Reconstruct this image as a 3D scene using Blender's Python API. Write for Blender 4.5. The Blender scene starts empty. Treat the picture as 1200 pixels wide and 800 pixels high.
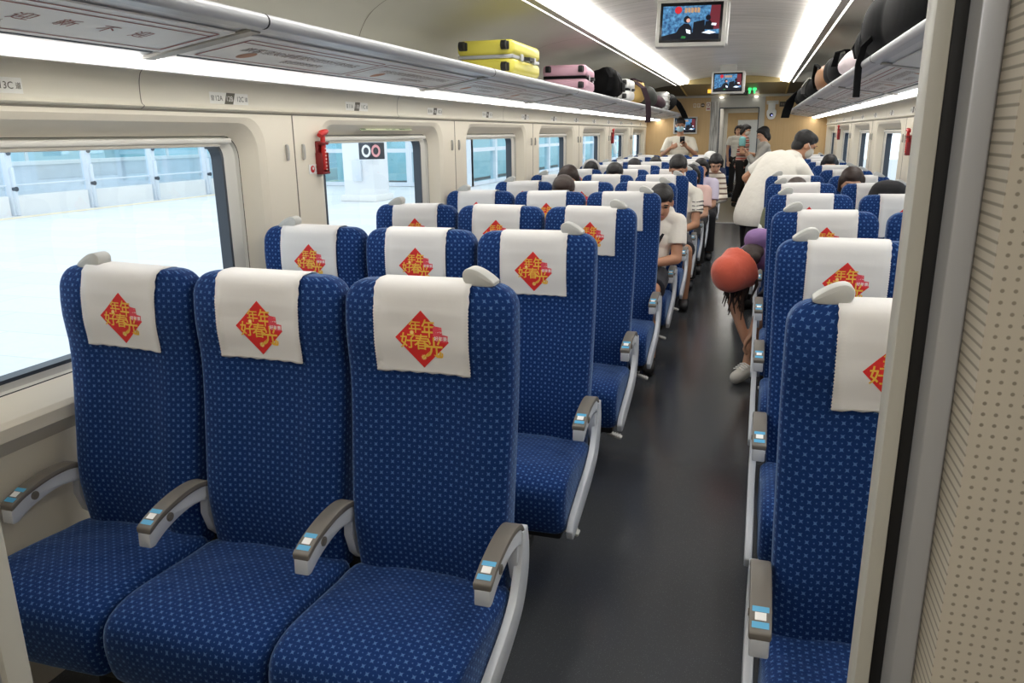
import bpy, bmesh, math, random
import numpy as np
from mathutils import Vector, Matrix, Quaternion
random.seed(7)
sc = bpy.context.scene
COL = sc.collection
PI = math.pi
XC = -0.40            # centre line of the carriage
YEND = 14.1           # far end wall
YNEAR = 0.60          # partition with the doorway the view is taken from

# ------------------------------------------------------------------ camera
def rot(yaw, pitch, roll):
    cy, sy = math.cos(yaw), math.sin(yaw); cp, sp = math.cos(pitch), math.sin(pitch)
    f = Vector((sy*cp, cy*cp, sp)); r = Vector((cy, -sy, 0)); u = r.cross(f)
    c, s = math.cos(roll), math.sin(roll)
    return c*r+s*u, -s*r+c*u, f
R_, U_, F_ = rot(-.302703, -.263103, -.012221)
cam_d = bpy.data.cameras.new('camera'); cam = bpy.data.objects.new('camera', cam_d); COL.objects.link(cam)
cam_d.sensor_width = 36; cam_d.lens = 27; cam_d.clip_start = .02; cam_d.clip_end = 300
M4 = Matrix.Identity(4)
for i in range(3):
    M4[i][0] = R_[i]; M4[i][1] = U_[i]; M4[i][2] = -F_[i]
M4.translation = Vector((0, 0, 1.55))
cam.matrix_world = M4
sc.camera = cam

# ------------------------------------------------------------------ helpers
def lin(c):
    return tuple(((v/255)/12.92 if v/255 <= .04045 else ((v/255+.055)/1.055)**2.4) for v in c)
MATS = {}
def mat(name, rgb=None, rough=.5, metal=0, spec=.5, emit=None, es=1, sheen=0, sheen_rough=.5, coat=0, lrgb=None):
    if name in MATS: return MATS[name]
    m = bpy.data.materials.new(name); m.use_nodes = True
    b = m.node_tree.nodes['Principled BSDF']
    c = lrgb if lrgb else lin(rgb)
    b.inputs['Base Color'].default_value = (*c, 1)
    b.inputs['Roughness'].default_value = rough
    b.inputs['Metallic'].default_value = metal
    b.inputs['Specular IOR Level'].default_value = spec
    if sheen:
        b.inputs['Sheen Weight'].default_value = sheen; b.inputs['Sheen Roughness'].default_value = sheen_rough
    if coat: b.inputs['Coat Weight'].default_value = coat
    if emit is not None:
        b.inputs['Emission Color'].default_value = (*emit, 1); b.inputs['Emission Strength'].default_value = es
    MATS[name] = m
    return m
def N(m, t, **kw):
    n = m.node_tree.nodes.new(t)
    for k, v in kw.items(): setattr(n, k, v)
    return n
def L(m, a, b): m.node_tree.links.new(a, b)
def bsdf(m): return m.node_tree.nodes['Principled BSDF']
def math_node(m, op, a, b=None, clamp=False):
    n = N(m, 'ShaderNodeMath', operation=op); n.use_clamp = clamp
    for i, v in enumerate((a, b)):
        if v is None: continue
        if isinstance(v, (int, float)): n.inputs[i].default_value = v
        else: L(m, v, n.inputs[i])
    return n.outputs[0]
def mixc(m, fac, a, b):
    n = N(m, 'ShaderNodeMix', data_type='RGBA')
    for sock, v in ((n.inputs[0], fac), (n.inputs[6], a), (n.inputs[7], b)):
        if isinstance(v, (int, float)): sock.default_value = v
        elif isinstance(v, tuple): sock.default_value = (*v, 1) if len(v) == 3 else v
        else: L(m, v, sock)
    return n.outputs[2]
def noise(m, scale, vec=None, detail=3, rough=.5):
    n = N(m, 'ShaderNodeTexNoise'); n.inputs['Scale'].default_value = scale
    n.inputs['Detail'].default_value = detail; n.inputs['Roughness'].default_value = rough
    if vec is not None: L(m, vec, n.inputs['Vector'])
    return n.outputs[0]
def objco(m): return N(m, 'ShaderNodeTexCoord').outputs['Object']
def bump(m, h, strength=.2, dist=.002):
    b = N(m, 'ShaderNodeBump'); b.inputs['Strength'].default_value = strength; b.inputs['Distance'].default_value = dist
    L(m, h, b.inputs['Height']); L(m, b.outputs[0], bsdf(m).inputs['Normal'])
def mapping(m, vec, scale=(1, 1, 1), rotz=0):
    n = N(m, 'ShaderNodeMapping'); n.inputs['Scale'].default_value = scale; n.inputs['Rotation'].default_value = (0, 0, rotz)
    L(m, vec, n.inputs[0]); return n.outputs[0]

class MB:
    """collects shapes, then links them as ONE mesh object"""
    def __init__(s): s.v = []; s.f = []; s.m = []; s.sm = []; s.uvf = {}
    def add(s, vs, fs, mi=0, smooth=False):
        o = len(s.v); s.v += [tuple(v) for v in vs]
        for f in fs: s.f.append([i+o for i in f]); s.m.append(mi); s.sm.append(smooth)
        return s
    def bm(s, b, mi=0, smooth=False, mtx=None):
        b.verts.index_update()
        vs = [(mtx @ v.co) if mtx else v.co.copy() for v in b.verts]
        s.add(vs, [[v.index for v in f.verts] for f in b.faces], mi, smooth); b.free(); return s
    def box(s, x0, x1, y0, y1, z0, z1, bev=0, mi=0, seg=2, mtx=None, smooth=False):
        b = bmesh.new(); bmesh.ops.create_cube(b, size=1)
        for v in b.verts: v.co = Vector(((x0+x1)/2+v.co.x*(x1-x0), (y0+y1)/2+v.co.y*(y1-y0), (z0+z1)/2+v.co.z*(z1-z0)))
        if bev: bmesh.ops.bevel(b, geom=b.edges[:], offset=bev, segments=seg, affect='EDGES', profile=.5)
        return s.bm(b, mi, bool(bev) or smooth, mtx)
    def prism(s, pts, axis, a0, a1, bev=0, mi=0, seg=2, smooth=False, mtx=None):
        """polygon pts extruded along axis; pts are the other two coordinates in xyz order"""
        def P(p, a):
            return Vector((a, p[0], p[1])) if axis == 'x' else Vector((p[0], a, p[1])) if axis == 'y' else Vector((p[0], p[1], a))
        b = bmesh.new()
        v0 = [b.verts.new(P(p, a0)) for p in pts]; v1 = [b.verts.new(P(p, a1)) for p in pts]; n = len(pts)
        b.faces.new(v0); b.faces.new(v1[::-1])
        for i in range(n): b.faces.new((v0[i], v1[i], v1[(i+1) % n], v0[(i+1) % n]))
        bmesh.ops.recalc_face_normals(b, faces=b.faces[:])
        if bev: bmesh.ops.bevel(b, geom=[e for e in b.edges if e.calc_face_angle(0) > .5], offset=bev, segments=seg, affect='EDGES', profile=.5)
        return s.bm(b, mi, smooth or bool(bev), mtx)
    def tube(s, pts, r, n=10, mi=0, cap=True, smooth=True):
        pts = [Vector(p) for p in pts]; k = len(pts); rs = r if isinstance(r, (list, tuple)) else [r]*k
        vs = []; fs = []; up = Vector((0, 0, 1)); prev = None
        for i, p in enumerate(pts):
            t = (pts[min(i+1, k-1)]-pts[max(i-1, 0)]).normalized()
            if prev is None:
                a = t.cross(up if abs(t.z) < .9 else Vector((1, 0, 0))).normalized()
            else: a = (prev-t*prev.dot(t)).normalized()
            prev = a; b = t.cross(a)
            vs += [p+rs[i]*(math.cos(2*PI*j/n)*a+math.sin(2*PI*j/n)*b) for j in range(n)]
        for i in range(k-1):
            for j in range(n): fs.append((i*n+j, i*n+(j+1) % n, (i+1)*n+(j+1) % n, (i+1)*n+j))
        if cap: fs.append(tuple(range(n))[::-1]); fs.append(tuple((k-1)*n+j for j in range(n)))
        return s.add(vs, fs, mi, smooth)
    def ribbon(s, pts, w, t, side=(1, 0, 0), mi=0):
        """a strap: rectangle w x t swept along pts, w along 'side'"""
        pts = [Vector(p) for p in pts]; k = len(pts); sd = Vector(side).normalized(); vs = []; fs = []
        for i, p in enumerate(pts):
            tg = (pts[min(i+1, k-1)]-pts[max(i-1, 0)]).normalized(); n = tg.cross(sd).normalized()
            for a, b in ((-1, -1), (1, -1), (1, 1), (-1, 1)): vs.append(p+sd*w/2*a+n*t/2*b)
        for i in range(k-1):
            for j in range(4): fs.append((i*4+j, i*4+(j+1) % 4, (i+1)*4+(j+1) % 4, (i+1)*4+j))
        fs += [(3, 2, 1, 0), tuple((k-1)*4+j for j in range(4))]
        return s.add(vs, fs, mi, False)
    def ell(s, c, r, mi=0, n=16, mtx=None, p=1.0):
        vs = []; fs = []; c = Vector(c); m_ = n//2
        def sp(v): return math.copysign(abs(v)**p, v)
        for i in range(m_+1):
            th = PI*i/m_
            for j in range(n):
                ph = 2*PI*j/n
                q = Vector((r[0]*sp(math.sin(th))*sp(math.cos(ph)), r[1]*sp(math.sin(th))*sp(math.sin(ph)), r[2]*sp(math.cos(th))))
                vs.append(c+((mtx @ q) if mtx else q))
        for i in range(m_):
            for j in range(n): fs.append((i*n+j, (i+1)*n+j, (i+1)*n+(j+1) % n, i*n+(j+1) % n))
        return s.add(vs, fs, mi, True)
    def quad(s, a, b, c, d, mi=0): return s.add([a, b, c, d], [(0, 1, 2, 3)], mi)
    def build(s, name, mats, parent=None, uv=True, loc=None, weld=0):
        me = bpy.data.meshes.new(name)
        me.from_pydata([tuple(v) for v in s.v], [], s.f)
        for m in (mats if isinstance(mats, (list, tuple)) else [mats]): me.materials.append(m)
        me.polygons.foreach_set('material_index', s.m); me.polygons.foreach_set('use_smooth', s.sm)
        me.update()
        b = bmesh.new(); b.from_mesh(me)
        if weld: bmesh.ops.remove_doubles(b, verts=b.verts[:], dist=weld)
        bmesh.ops.recalc_face_normals(b, faces=b.faces[:])
        for e in b.edges:
            if len(e.link_faces) == 2 and e.calc_face_angle(0) > .7: e.smooth = False
        if uv:
            l = b.loops.layers.uv.new('uv'); b.faces.index_update(); b.verts.index_update()
            for f in b.faces:
                if f.index in s.uvf:
                    for lp in f.loops: lp[l].uv = s.uvf[f.index][lp.vert.index]
                    continue
                n = f.normal; ax = max(range(3), key=lambda i: abs(n[i]))
                for lp in f.loops:
                    c = lp.vert.co
                    lp[l].uv = (c.y, c.z) if ax == 0 else (c.x, c.z) if ax == 1 else (c.x, c.y)
        b.to_mesh(me); b.free()
        o = bpy.data.objects.new(name, me); COL.objects.link(o)
        if parent: o.parent = parent
        if loc: o.location = loc
        return o
def tag(o, label=None, cat=None, group=None, kind=None):
    if label: o['label'] = label
    if cat: o['category'] = cat
    if group: o['group'] = group
    if kind: o['kind'] = kind
    return o
def struct(o): o['kind'] = 'structure'; return o
def empty(name, loc=(0, 0, 0), rz=0):
    o = bpy.data.objects.new(name, None); COL.objects.link(o); o.location = loc; o.rotation_euler = (0, 0, rz); o.empty_display_size = .1
    return o
def copy_tree(o, parent=None):
    c = o.copy(); COL.objects.link(c)
    if parent: c.parent = parent
    for ch in list(o.children): copy_tree(ch, c)
    return c
def cat_rom(pts, per=4, closed=False):
    pts = [np.array(p, float) for p in pts]; n = len(pts); out = []
    rng = range(n) if closed else range(n-1)
    for i in rng:
        g = (lambda k: pts[k % n]) if closed else (lambda k: pts[min(max(k, 0), n-1)])
        p0, p1, p2, p3 = g(i-1), g(i), g(i+1), g(i+2)
        for t in np.linspace(0, 1, per, endpoint=False):
            out.append(.5*((2*p1)+(-p0+p2)*t+(2*p0-5*p1+4*p2-p3)*t*t+(-p0+3*p1-3*p2+p3)*t**3))
    if not closed: out.append(pts[-1])
    return [tuple(o) for o in out]
_txt = {}
def text_geo(s, size=1, bold=0, shear=0):
    """filled outline of a string as (verts2d, faces), centred"""
    key = (s, bold, shear)
    if key not in _txt:
        cu = bpy.data.curves.new('t', 'FONT'); cu.body = s; cu.size = 1; cu.fill_mode = 'FRONT'; cu.dimensions = '2D'
        cu.align_x = 'CENTER'; cu.align_y = 'CENTER'; cu.offset = bold; cu.resolution_u = 3; cu.shear = shear
        o = bpy.data.objects.new('t', cu); COL.objects.link(o)
        dg = bpy.context.evaluated_depsgraph_get(); dg.update()
        me = o.evaluated_get(dg).to_mesh()
        vs = [(v.co.x, v.co.y) for v in me.vertices]; fs = [tuple(p.vertices) for p in me.polygons]
        o.evaluated_get(dg).to_mesh_clear()
        bpy.data.objects.remove(o); bpy.data.curves.remove(cu)
        if vs:
            a = np.array(vs); c = (a.max(0)+a.min(0))/2; vs = [tuple(q) for q in (a-c)]
        _txt[key] = (vs, fs)
    vs, fs = _txt[key]
    return [(x*size, y*size) for x, y in vs], fs

# ------------------------------------------------------------------ materials
def m_fabric():
    m = mat('blue_star_fabric', lrgb=(.012, .06, .25), rough=.85, sheen=.6, sheen_rough=.32, spec=.2)
    bsdf(m).inputs['Sheen Tint'].default_value = (.45, .65, 1, 1)
    uv = N(m, 'ShaderNodeUVMap').outputs[0]
    sp = N(m, 'ShaderNodeSeparateXYZ'); L(m, uv, sp.inputs[0]); x, y = sp.outputs[0], sp.outputs[1]
    S = .029
    a = math_node(m, 'DIVIDE', math_node(m, 'ADD', x, y), S); b = math_node(m, 'DIVIDE', math_node(m, 'SUBTRACT', x, y), S)
    def cell(v, off=0):
        w = math_node(m, 'FRACT', math_node(m, 'ADD', v, 50+off)); return math_node(m, 'ABSOLUTE', math_node(m, 'SUBTRACT', w, .5))
    ca, cb = cell(a), cell(b)
    ast = math_node(m, 'ADD', math_node(m, 'SQRT', ca), math_node(m, 'SQRT', cb))
    star = math_node(m, 'LESS_THAN', ast, .64)
    da, db = cell(a, .5), cell(b, .5)
    d2 = math_node(m, 'ADD', math_node(m, 'MULTIPLY', da, da), math_node(m, 'MULTIPLY', db, db))
    dot = math_node(m, 'LESS_THAN', d2, .006)
    # ring of fine dots woven round each star
    r2 = math_node(m, 'SQRT', math_node(m, 'ADD', math_node(m, 'MULTIPLY', ca, ca), math_node(m, 'MULTIPLY', cb, cb)))
    ring = math_node(m, 'LESS_THAN', math_node(m, 'ABSOLUTE', math_node(m, 'SUBTRACT', r2, .44)), .05)
    nz = noise(m, 700, uv, 2)
    base = mixc(m, nz, (.0016, .017, .086), (.005, .037, .170))
    base = mixc(m, math_node(m, 'MULTIPLY', ring, .35), base, (.004, .02, .10))
    base = mixc(m, math_node(m, 'MULTIPLY', dot, .6), base, (.10, .20, .42))
    base = mixc(m, math_node(m, 'MULTIPLY', star, .85), base, (.08, .17, .38))
    L(m, base, bsdf(m).inputs['Base Color'])
    wr = noise(m, 7, objco(m), 2)
    h = math_node(m, 'ADD', math_node(m, 'MULTIPLY', nz, .05), math_node(m, 'MULTIPLY', wr, 1.0))
    bump(m, h, .55, .018)
    return m
FAB = m_fabric()
def m_floor():
    m = mat('dark_speckled_vinyl', lrgb=(.05, .052, .055), rough=.27, spec=.5)
    co = objco(m)
    v = N(m, 'ShaderNodeTexVoronoi'); v.inputs['Scale'].default_value = 170; L(m, co, v.inputs['Vector'])
    sp = math_node(m, 'LESS_THAN', v.outputs['Distance'], .16)
    big = noise(m, 2.2, co, 4)
    base = mixc(m, big, (.044, .047, .052), (.050, .053, .058))
    base = mixc(m, math_node(m, 'MULTIPLY', sp, .5), base, (.17, .17, .18))
    L(m, base, bsdf(m).inputs['Base Color'])
    rr = N(m, 'ShaderNodeMapRange'); rr.inputs[3].default_value = .17; rr.inputs[4].default_value = .24
    L(m, noise(m, 5, co, 4), rr.inputs[0]); L(m, rr.outputs[0], bsdf(m).inputs['Roughness'])
    bump(m, noise(m, 260, co, 2), .06, .001)
    return m
FLOOR = m_floor()
def m_plastic(name, rgb, rough=.42, n=.04):
    m = mat(name, rgb, rough)
    c = lin(rgb); nz = noise(m, 3, objco(m), 3)
    L(m, mixc(m, nz, tuple(v*(1-n) for v in c), tuple(min(1, v*(1+n)) for v in c)), bsdf(m).inputs['Base Color'])
    return m
CREAM = m_plastic('cream_wall_plastic', (224, 216, 198))
CREAM2 = m_plastic('cream_label_band', (232, 226, 208))
GREYP = m_plastic('pale_grey_plastic', (198, 202, 208), .38)
HANDLE = m_plastic('warm_grey_plastic', (186, 186, 182), .4)
CAPM = m_plastic('taupe_armrest_top', (112, 107, 100), .4)
RACK = m_plastic('grey_rack_metal', (208, 208, 210), .35)
RACKP = m_plastic('pale_rack_panel', (226, 224, 221), .4)
NOSE = mat('aluminium_rack_edge', (186, 188, 192), .35, metal=.15)
CEIL2 = m_plastic('bulkhead_grey', (196, 194, 182), .4)
DARK = mat('dark_gap', (30, 31, 33), .7)
SEAM = mat('panel_seam', (120, 114, 102), .8)
RUBBER = mat('black_rubber', (16, 16, 19), .55)
GASKET = mat('dark_grey_gasket', (58, 66, 76), .5)
SILVER = mat('silver_frame', (190, 192, 196), .35, metal=.35)
WHITEC = mat('white_plastic', (232, 232, 228), .4)
LED = mat('led_diffuser', (255, 255, 255), .6, emit=(1, .97, .92), es=9.5)
LEDC = mat('cove_light', (255, 255, 255), .6, emit=(1, .97, .91), es=8)
def m_ceiling():
    m = mat('white_streaked_ceiling', (236, 234, 226), .35)
    co = mapping(m, objco(m), (1.2, 16, 1))
    nz = noise(m, 1.6, co, 3)
    rp = N(m, 'ShaderNodeValToRGB'); L(m, nz, rp.inputs[0])
    rp.color_ramp.elements[0].position = .38; rp.color_ramp.elements[1].position = .62
    rp.color_ramp.elements[0].color = (*lin((222, 219, 211)), 1); rp.color_ramp.elements[1].color = (*lin((245, 241, 234)), 1)
    L(m, rp.outputs[0], bsdf(m).inputs['Base Color'])
    return m
CEIL = m_ceiling()
def m_wood():
    m = mat('beige_wood_laminate', (206, 172, 122), .45)
    co = mapping(m, objco(m), (40, 40, 1.5))
    L(m, mixc(m, noise(m, 1.5, co, 4), lin((196, 160, 108)), lin((214, 182, 132))), bsdf(m).inputs['Base Color'])
    return m
WOOD = m_wood()
SOFF = mat('olive_wood_soffit', (150, 132, 84), .45)
def m_marble():
    m = mat('grey_veined_laminate', (196, 196, 192), .3)
    co = mapping(m, objco(m), (18, 18, 1.2))
    rp = N(m, 'ShaderNodeValToRGB'); L(m, noise(m, 1.4, co, 5, .6), rp.inputs[0])
    rp.color_ramp.elements[0].position = .40; rp.color_ramp.elements[1].position = .58
    rp.color_ramp.elements[0].color = (*lin((120, 116, 108)), 1); rp.color_ramp.elements[1].color = (*lin((205, 204, 198)), 1)
    L(m, rp.outputs[0], bsdf(m).inputs['Base Color'])
    return m
MARBLE = m_marble()
def m_perf():
    m = mat('perforated_cream_panel', (214, 206, 190), .5)
    sp = N(m, 'ShaderNodeSeparateXYZ'); L(m, objco(m), sp.inputs[0])
    S = .0075
    def c(v):
        w = math_node(m, 'FRACT', math_node(m, 'ADD', math_node(m, 'DIVIDE', v, S), 500)); return math_node(m, 'SUBTRACT', w, .5)
    cx, cz = c(sp.outputs[0]), c(sp.outputs[2])
    d = math_node(m, 'SQRT', math_node(m, 'ADD', math_node(m, 'MULTIPLY', cx, cx), math_node(m, 'MULTIPLY', cz, cz)))
    f = N(m, 'ShaderNodeMapRange'); f.inputs[1].default_value = .13; f.inputs[2].default_value = .21; f.inputs[3].default_value = 1; f.inputs[4].default_value = 0
    L(m, d, f.inputs[0])
    L(m, mixc(m, math_node(m, 'MULTIPLY', f.outputs[0], .75), lin((216, 208, 192)), lin((132, 122, 104))), bsdf(m).inputs['Base Color'])
    return m
PERF = m_perf()
def m_glass(name='window_glass', tint=(.93, .97, 1.0), gl=.06):
    m = bpy.data.materials.new(name); m.use_nodes = True; nt = m.node_tree; nt.nodes.clear()
    o = nt.nodes.new('ShaderNodeOutputMaterial'); mx = nt.nodes.new('ShaderNodeMixShader'); t = nt.nodes.new('ShaderNodeBsdfTransparent'); g = nt.nodes.new('ShaderNodeBsdfGlossy')
    t.inputs[0].default_value = (*tint, 1); g.inputs['Roughness'].default_value = .02; g.inputs[0].default_value = (1, 1, 1, 1)
    mx.inputs[0].default_value = gl
    nt.links.new(t.outputs[0], mx.inputs[1]); nt.links.new(g.outputs[0], mx.inputs[2]); nt.links.new(mx.outputs[0], o.inputs[0])
    return m
GLASS = m_glass()
GLASS2 = m_glass('teal_glass', (.74, .90, .93), .12)
CLOTH = mat('white_nonwoven_cloth', (222, 220, 218), .9, sheen=.1)
bump(CLOTH, math_node(CLOTH, 'ADD', noise(CLOTH, 14, objco(CLOTH), 2), math_node(CLOTH, 'MULTIPLY', noise(CLOTH, 300, objco(CLOTH), 2), .06)), .25, .006)
RED = mat('festive_red_print', (205, 32, 38), .7)
nzr = noise(RED, 22, objco(RED), 2)
L(RED, mixc(RED, nzr, lin((204, 24, 34)), lin((234, 50, 40))), bsdf(RED).inputs['Base Color'])
GOLD = mat('gold_print', (238, 188, 70), .6)
GOLDG = mat('pale_gold_print', (250, 216, 130), .6)
PINK = mat('rose_print', (222, 70, 88), .7)
STICK = mat('blue_sticker', (84, 170, 214), .4)
WHITE = mat('white_print', (240, 240, 238), .6)
# ------------------------------------------------------------------ seats
SZ = [.42, .50, .60, .75, .90, .99, 1.065, 1.135, 1.185]
SF = [-.085, -.095, -.10, -.078, -.055, -.048, -.056, -.052, -.040]
SB = [.02, .03, .035, .045, .055, .06, .065, .065, .062]
def smooth_interp(z, X, Y):
    for i in range(len(X)-1):
        if z <= X[i+1] or i == len(X)-2:
            t = (z-X[i])/(X[i+1]-X[i]); t = min(max(t, 0), 1)
            g = lambda k: Y[min(max(k, 0), len(Y)-1)]
            p0, p1, p2, p3 = g(i-1), g(i), g(i+1), g(i+2)
            return .5*((2*p1)+(-p0+p2)*t+(2*p0-5*p1+4*p2-p3)*t*t+(-p0+3*p1-3*p2+p3)*t**3)
ZTOP = 1.209
REC = .016
def back_section(z):
    hw = float(np.interp(z, [.42, .55, .8, 1.0, 1.12, 1.2], [.203, .210, .216, .220, .221, .220]))
    f = smooth_interp(min(z, 1.185), SZ, SF); b = smooth_interp(min(z, 1.185), SZ, SB)
    r = .055; k = 0
    if z > ZTOP-r:
        q = (z-(ZTOP-r))/r; k = 1-math.sqrt(max(0, 1-q*q))
    return hw-k*.055, f+k*.028, b-k*.03
def front_y(x, z):
    hw, f, b = back_section(z)
    u = abs(x)/(.60*hw)
    return f+REC*max(0, 1-u**4)*(1 if z < 1.10 else max(0, (1.200-z)/.10))
def backrest_mesh():
    mb = MB(); n = 48
    zs = list(np.linspace(.42, ZTOP-.06, 20))+[ZTOP-.055+.055*math.sin(t) for t in np.linspace(.12, PI/2*.985, 8)]
    vs = []
    for z in zs:
        hw, f, b = back_section(z); cy, hy = (f+b)/2, (b-f)/2
        for j in range(n):
            t = 2*PI*(j+.5)/n; c, s = math.cos(t), math.sin(t)
            x = hw*math.copysign(abs(c)**.42, c); y = cy+hy*math.copysign(abs(s)**.42, s)
            if s < 0: y += (front_y(x, z)-f)*min(1, abs(s)/.35)
            vs.append((x, y, z))
    fs = []; k = len(zs)
    for i in range(k-1):
        for j in range(n): fs.append((i*n+j, i*n+(j+1) % n, (i+1)*n+(j+1) % n, (i+1)*n+j))
    mb.add(vs, fs, 0, True)
    lv = np.array(vs[9*n:10*n]); seg = np.linalg.norm(np.roll(lv, -1, 0)-lv, axis=1); cum = np.concatenate([[0], np.cumsum(seg)]); cum = cum-cum[3*n//4]
    for q, f_ in enumerate(fs):
        i, j = q//n, q % n
        mb.uvf[q] = {i*n+j: (cum[j], zs[i]), i*n+(j+1) % n: (cum[j+1], zs[i]), (i+1)*n+(j+1) % n: (cum[j+1], zs[i+1]), (i+1)*n+j: (cum[j], zs[i+1])}
    top = vs[(k-1)*n:]; c = np.mean(np.array(top), 0); c[2] += .001
    # closed top: concentric ring then centre
    mb.add(top+[tuple(.5*np.array(p)+.5*c) for p in top]+[tuple(c)], [(j, (j+1) % n, n+(j+1) % n, n+j) for j in range(n)]+[(n+j, n+(j+1) % n, 2*n) for j in range(n)], 0, True)
    mb.add(vs[:n], [tuple(range(n))[::-1]], 0)
    return mb
def cushion_mesh(hw=.222):
    prof = cat_rom([(-.08, .28), (-.25, .272), (-.44, .275), (-.475, .30), (-.488, .35), (-.490, .40), (-.478, .438), (-.445, .462), (-.38, .474), (-.26, .470), (-.15, .458), (-.07, .45), (-.045, .42), (-.045, .34)], 3, True)
    P = np.array(prof); c = np.array([-.26, .372]); mb = MB(); n = len(P); vs = []; fs = []
    st = []
    r = .035
    for t in (0, .25, .5, .75, 1): st.append((-hw+r*(1-math.cos(t*PI/2)), r*(1-math.sin(t*PI/2))))
    for q in np.linspace(-hw+r, hw-r, 7)[1:-1]: st.append((q, 0))
    st += [(-a, b) for a, b in st[:5][::-1]]
    for x, ins in st:
        d = P-c; ln = np.linalg.norm(d, axis=1, keepdims=True); Q = c+d*(1-ins/ln)
        crown = .010*(1-(x/hw)**2)
        for y, z in Q: vs.append((x, y-crown*.6*(y < -.40), z+crown*(z > .40)))
    for i in range(len(st)-1):
        for j in range(n): fs.append((i*n+j, i*n+(j+1) % n, (i+1)*n+(j+1) % n, (i+1)*n+j))
    seg = np.linalg.norm(np.roll(P, -1, 0)-P, axis=1); cum = np.concatenate([[0], np.cumsum(seg)])
    us = [0]
    for p_, q_ in zip(st, st[1:]): us.append(us[-1]+math.hypot(q_[0]-p_[0], q_[1]-p_[1]))
    us = [u_-us[-1]/2 for u_ in us]
    for q, f_ in enumerate(fs):
        i, j = q//n, q % n
        mb.uvf[q] = {i*n+j: (us[i], cum[j]), i*n+(j+1) % n: (us[i], cum[j+1]), (i+1)*n+(j+1) % n: (us[i+1], cum[j+1]), (i+1)*n+j: (us[i+1], cum[j])}
    fs += [tuple(range(n)), tuple((len(st)-1)*n+j for j in range(n))[::-1]]
    return mb.add(vs, fs, 0, True)
ARM_TOP = cat_rom([(-.300, .600), (-.25, .622), (-.17, .638), (-.10, .638), (-.055, .622), (-.03, .592)], 4)
def arm_meshes():
    body = MB()
    top = [(y, z-.014) for y, z in ARM_TOP]
    low = cat_rom([(-.03, .545), (-.07, .572), (-.13, .585), (-.19, .580), (-.245, .565), (-.285, .545)], 3)
    body.prism(top+low+[(-.302, .546)], 'x', -.019, .019, .004)
    body.prism([(-.03, .60), (-.072, .585), (-.078, .53), (-.058, .47), (-.03, .44), (0, .44), (-.008, .52)], 'x', -.013, .013, .003)
    cap = MB()
    cap.prism(ARM_TOP+[(y, z-.017) for y, z in ARM_TOP[::-1]], 'x', -.022, .022, .004)
    st = MB()
    def topz(y): return float(np.interp(y, [p[0] for p in ARM_TOP], [p[1] for p in ARM_TOP]))
    ys = [-.290, -.275, -.258, -.243]
    for (hw, i0, i1, dz, mi) in ((.0165, 0, 3, .0012, 0), (.011, 1, 2, .0020, 1)):
        a, b = ys[i0], ys[i1]
        st.quad((-hw, a, topz(a)+dz), (hw, a, topz(a)+dz), (hw, b, topz(b)+dz), (-hw, b, topz(b)+dz), mi)
    bt = MB()
    bt.tube([(.012, -.225, .597), (.0215, -.225, .597)], .012, 16)
    bt.tube([(.012, -.225, .597), (.0235, -.225, .597)], .008, 16)
    return body, cap, st, bt
def side_panel_mesh(s):
    """grey shell outside the aisle cushion; s = direction of the aisle"""
    outer = cat_rom([(-.012, .60), (.002, .53), (-.012, .455), (-.06, .39), (-.15, .345), (-.30, .300), (-.43, .268), (-.465, .268)], 4)
    inner = cat_rom([(-.478, .300), (-.44, .335), (-.32, .372), (-.2, .405), (-.125, .44), (-.085, .49), (-.062, .545), (-.055, .60)], 4)
    mb = MB(); mb.prism(outer+inner, 'x', -.011, .011, .004)
    return mb
def handle_mesh():
    mb = MB()
    prof = cat_rom([(-.044, .008), (-.040, .022), (-.026, .029), (-.006, .025), (.016, .013), (.034, -.001), (.036, -.009), (.024, -.014), (-.01, -.014), (-.036, -.008)], 3, True)
    mb.prism(prof, 'y', -.028, .020, .005, seg=2)
    return mb
# materials: QR part of the stickers left plain
BM = backrest_mesh().build('backrest', FAB)
CM = cushion_mesh().build('seat_cushion', FAB)
_b, _c, _s, _t = arm_meshes()
AB = _b.build('armrest', GREYP); AC = _c.build('armrest_cap', CAPM); AS = _s.build('sticker', [STICK, WHITE]); AT = _t.build('recline_button', CAPM)
SP = side_panel_mesh(1).build('side_panel', GREYP)
HM = handle_mesh().build('grab_handle', HANDLE)
def lever_mesh():
    mb = MB(); mb.tube([(0, 0, .0), (.04, -.01, .01), (.075, -.02, .004)], .008, 8)
    mb.box(.06, .135, -.045, -.005, -.006, .006, .004, mtx=Matrix.Rotation(.25, 4, 'Y'))
    for i in range(5): mb.box(.07+i*.012, .076+i*.012, -.044, -.006, .004, .009, mtx=Matrix.Rotation(.25, 4, 'Y'))
    return mb
LV = lever_mesh().build('foot_lever', HANDLE)
PROTO = [BM, CM, AB, AC, AS, AT, SP, HM, LV]
def inst(o, parent, loc=(0, 0, 0), mirror=False, rot=None, name=None):
    c = o.copy(); COL.objects.link(c); c.parent = parent; c.location = loc
    if mirror: c.scale = (-1, 1, 1)
    if rot: c.rotation_euler = rot
    return c
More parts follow.
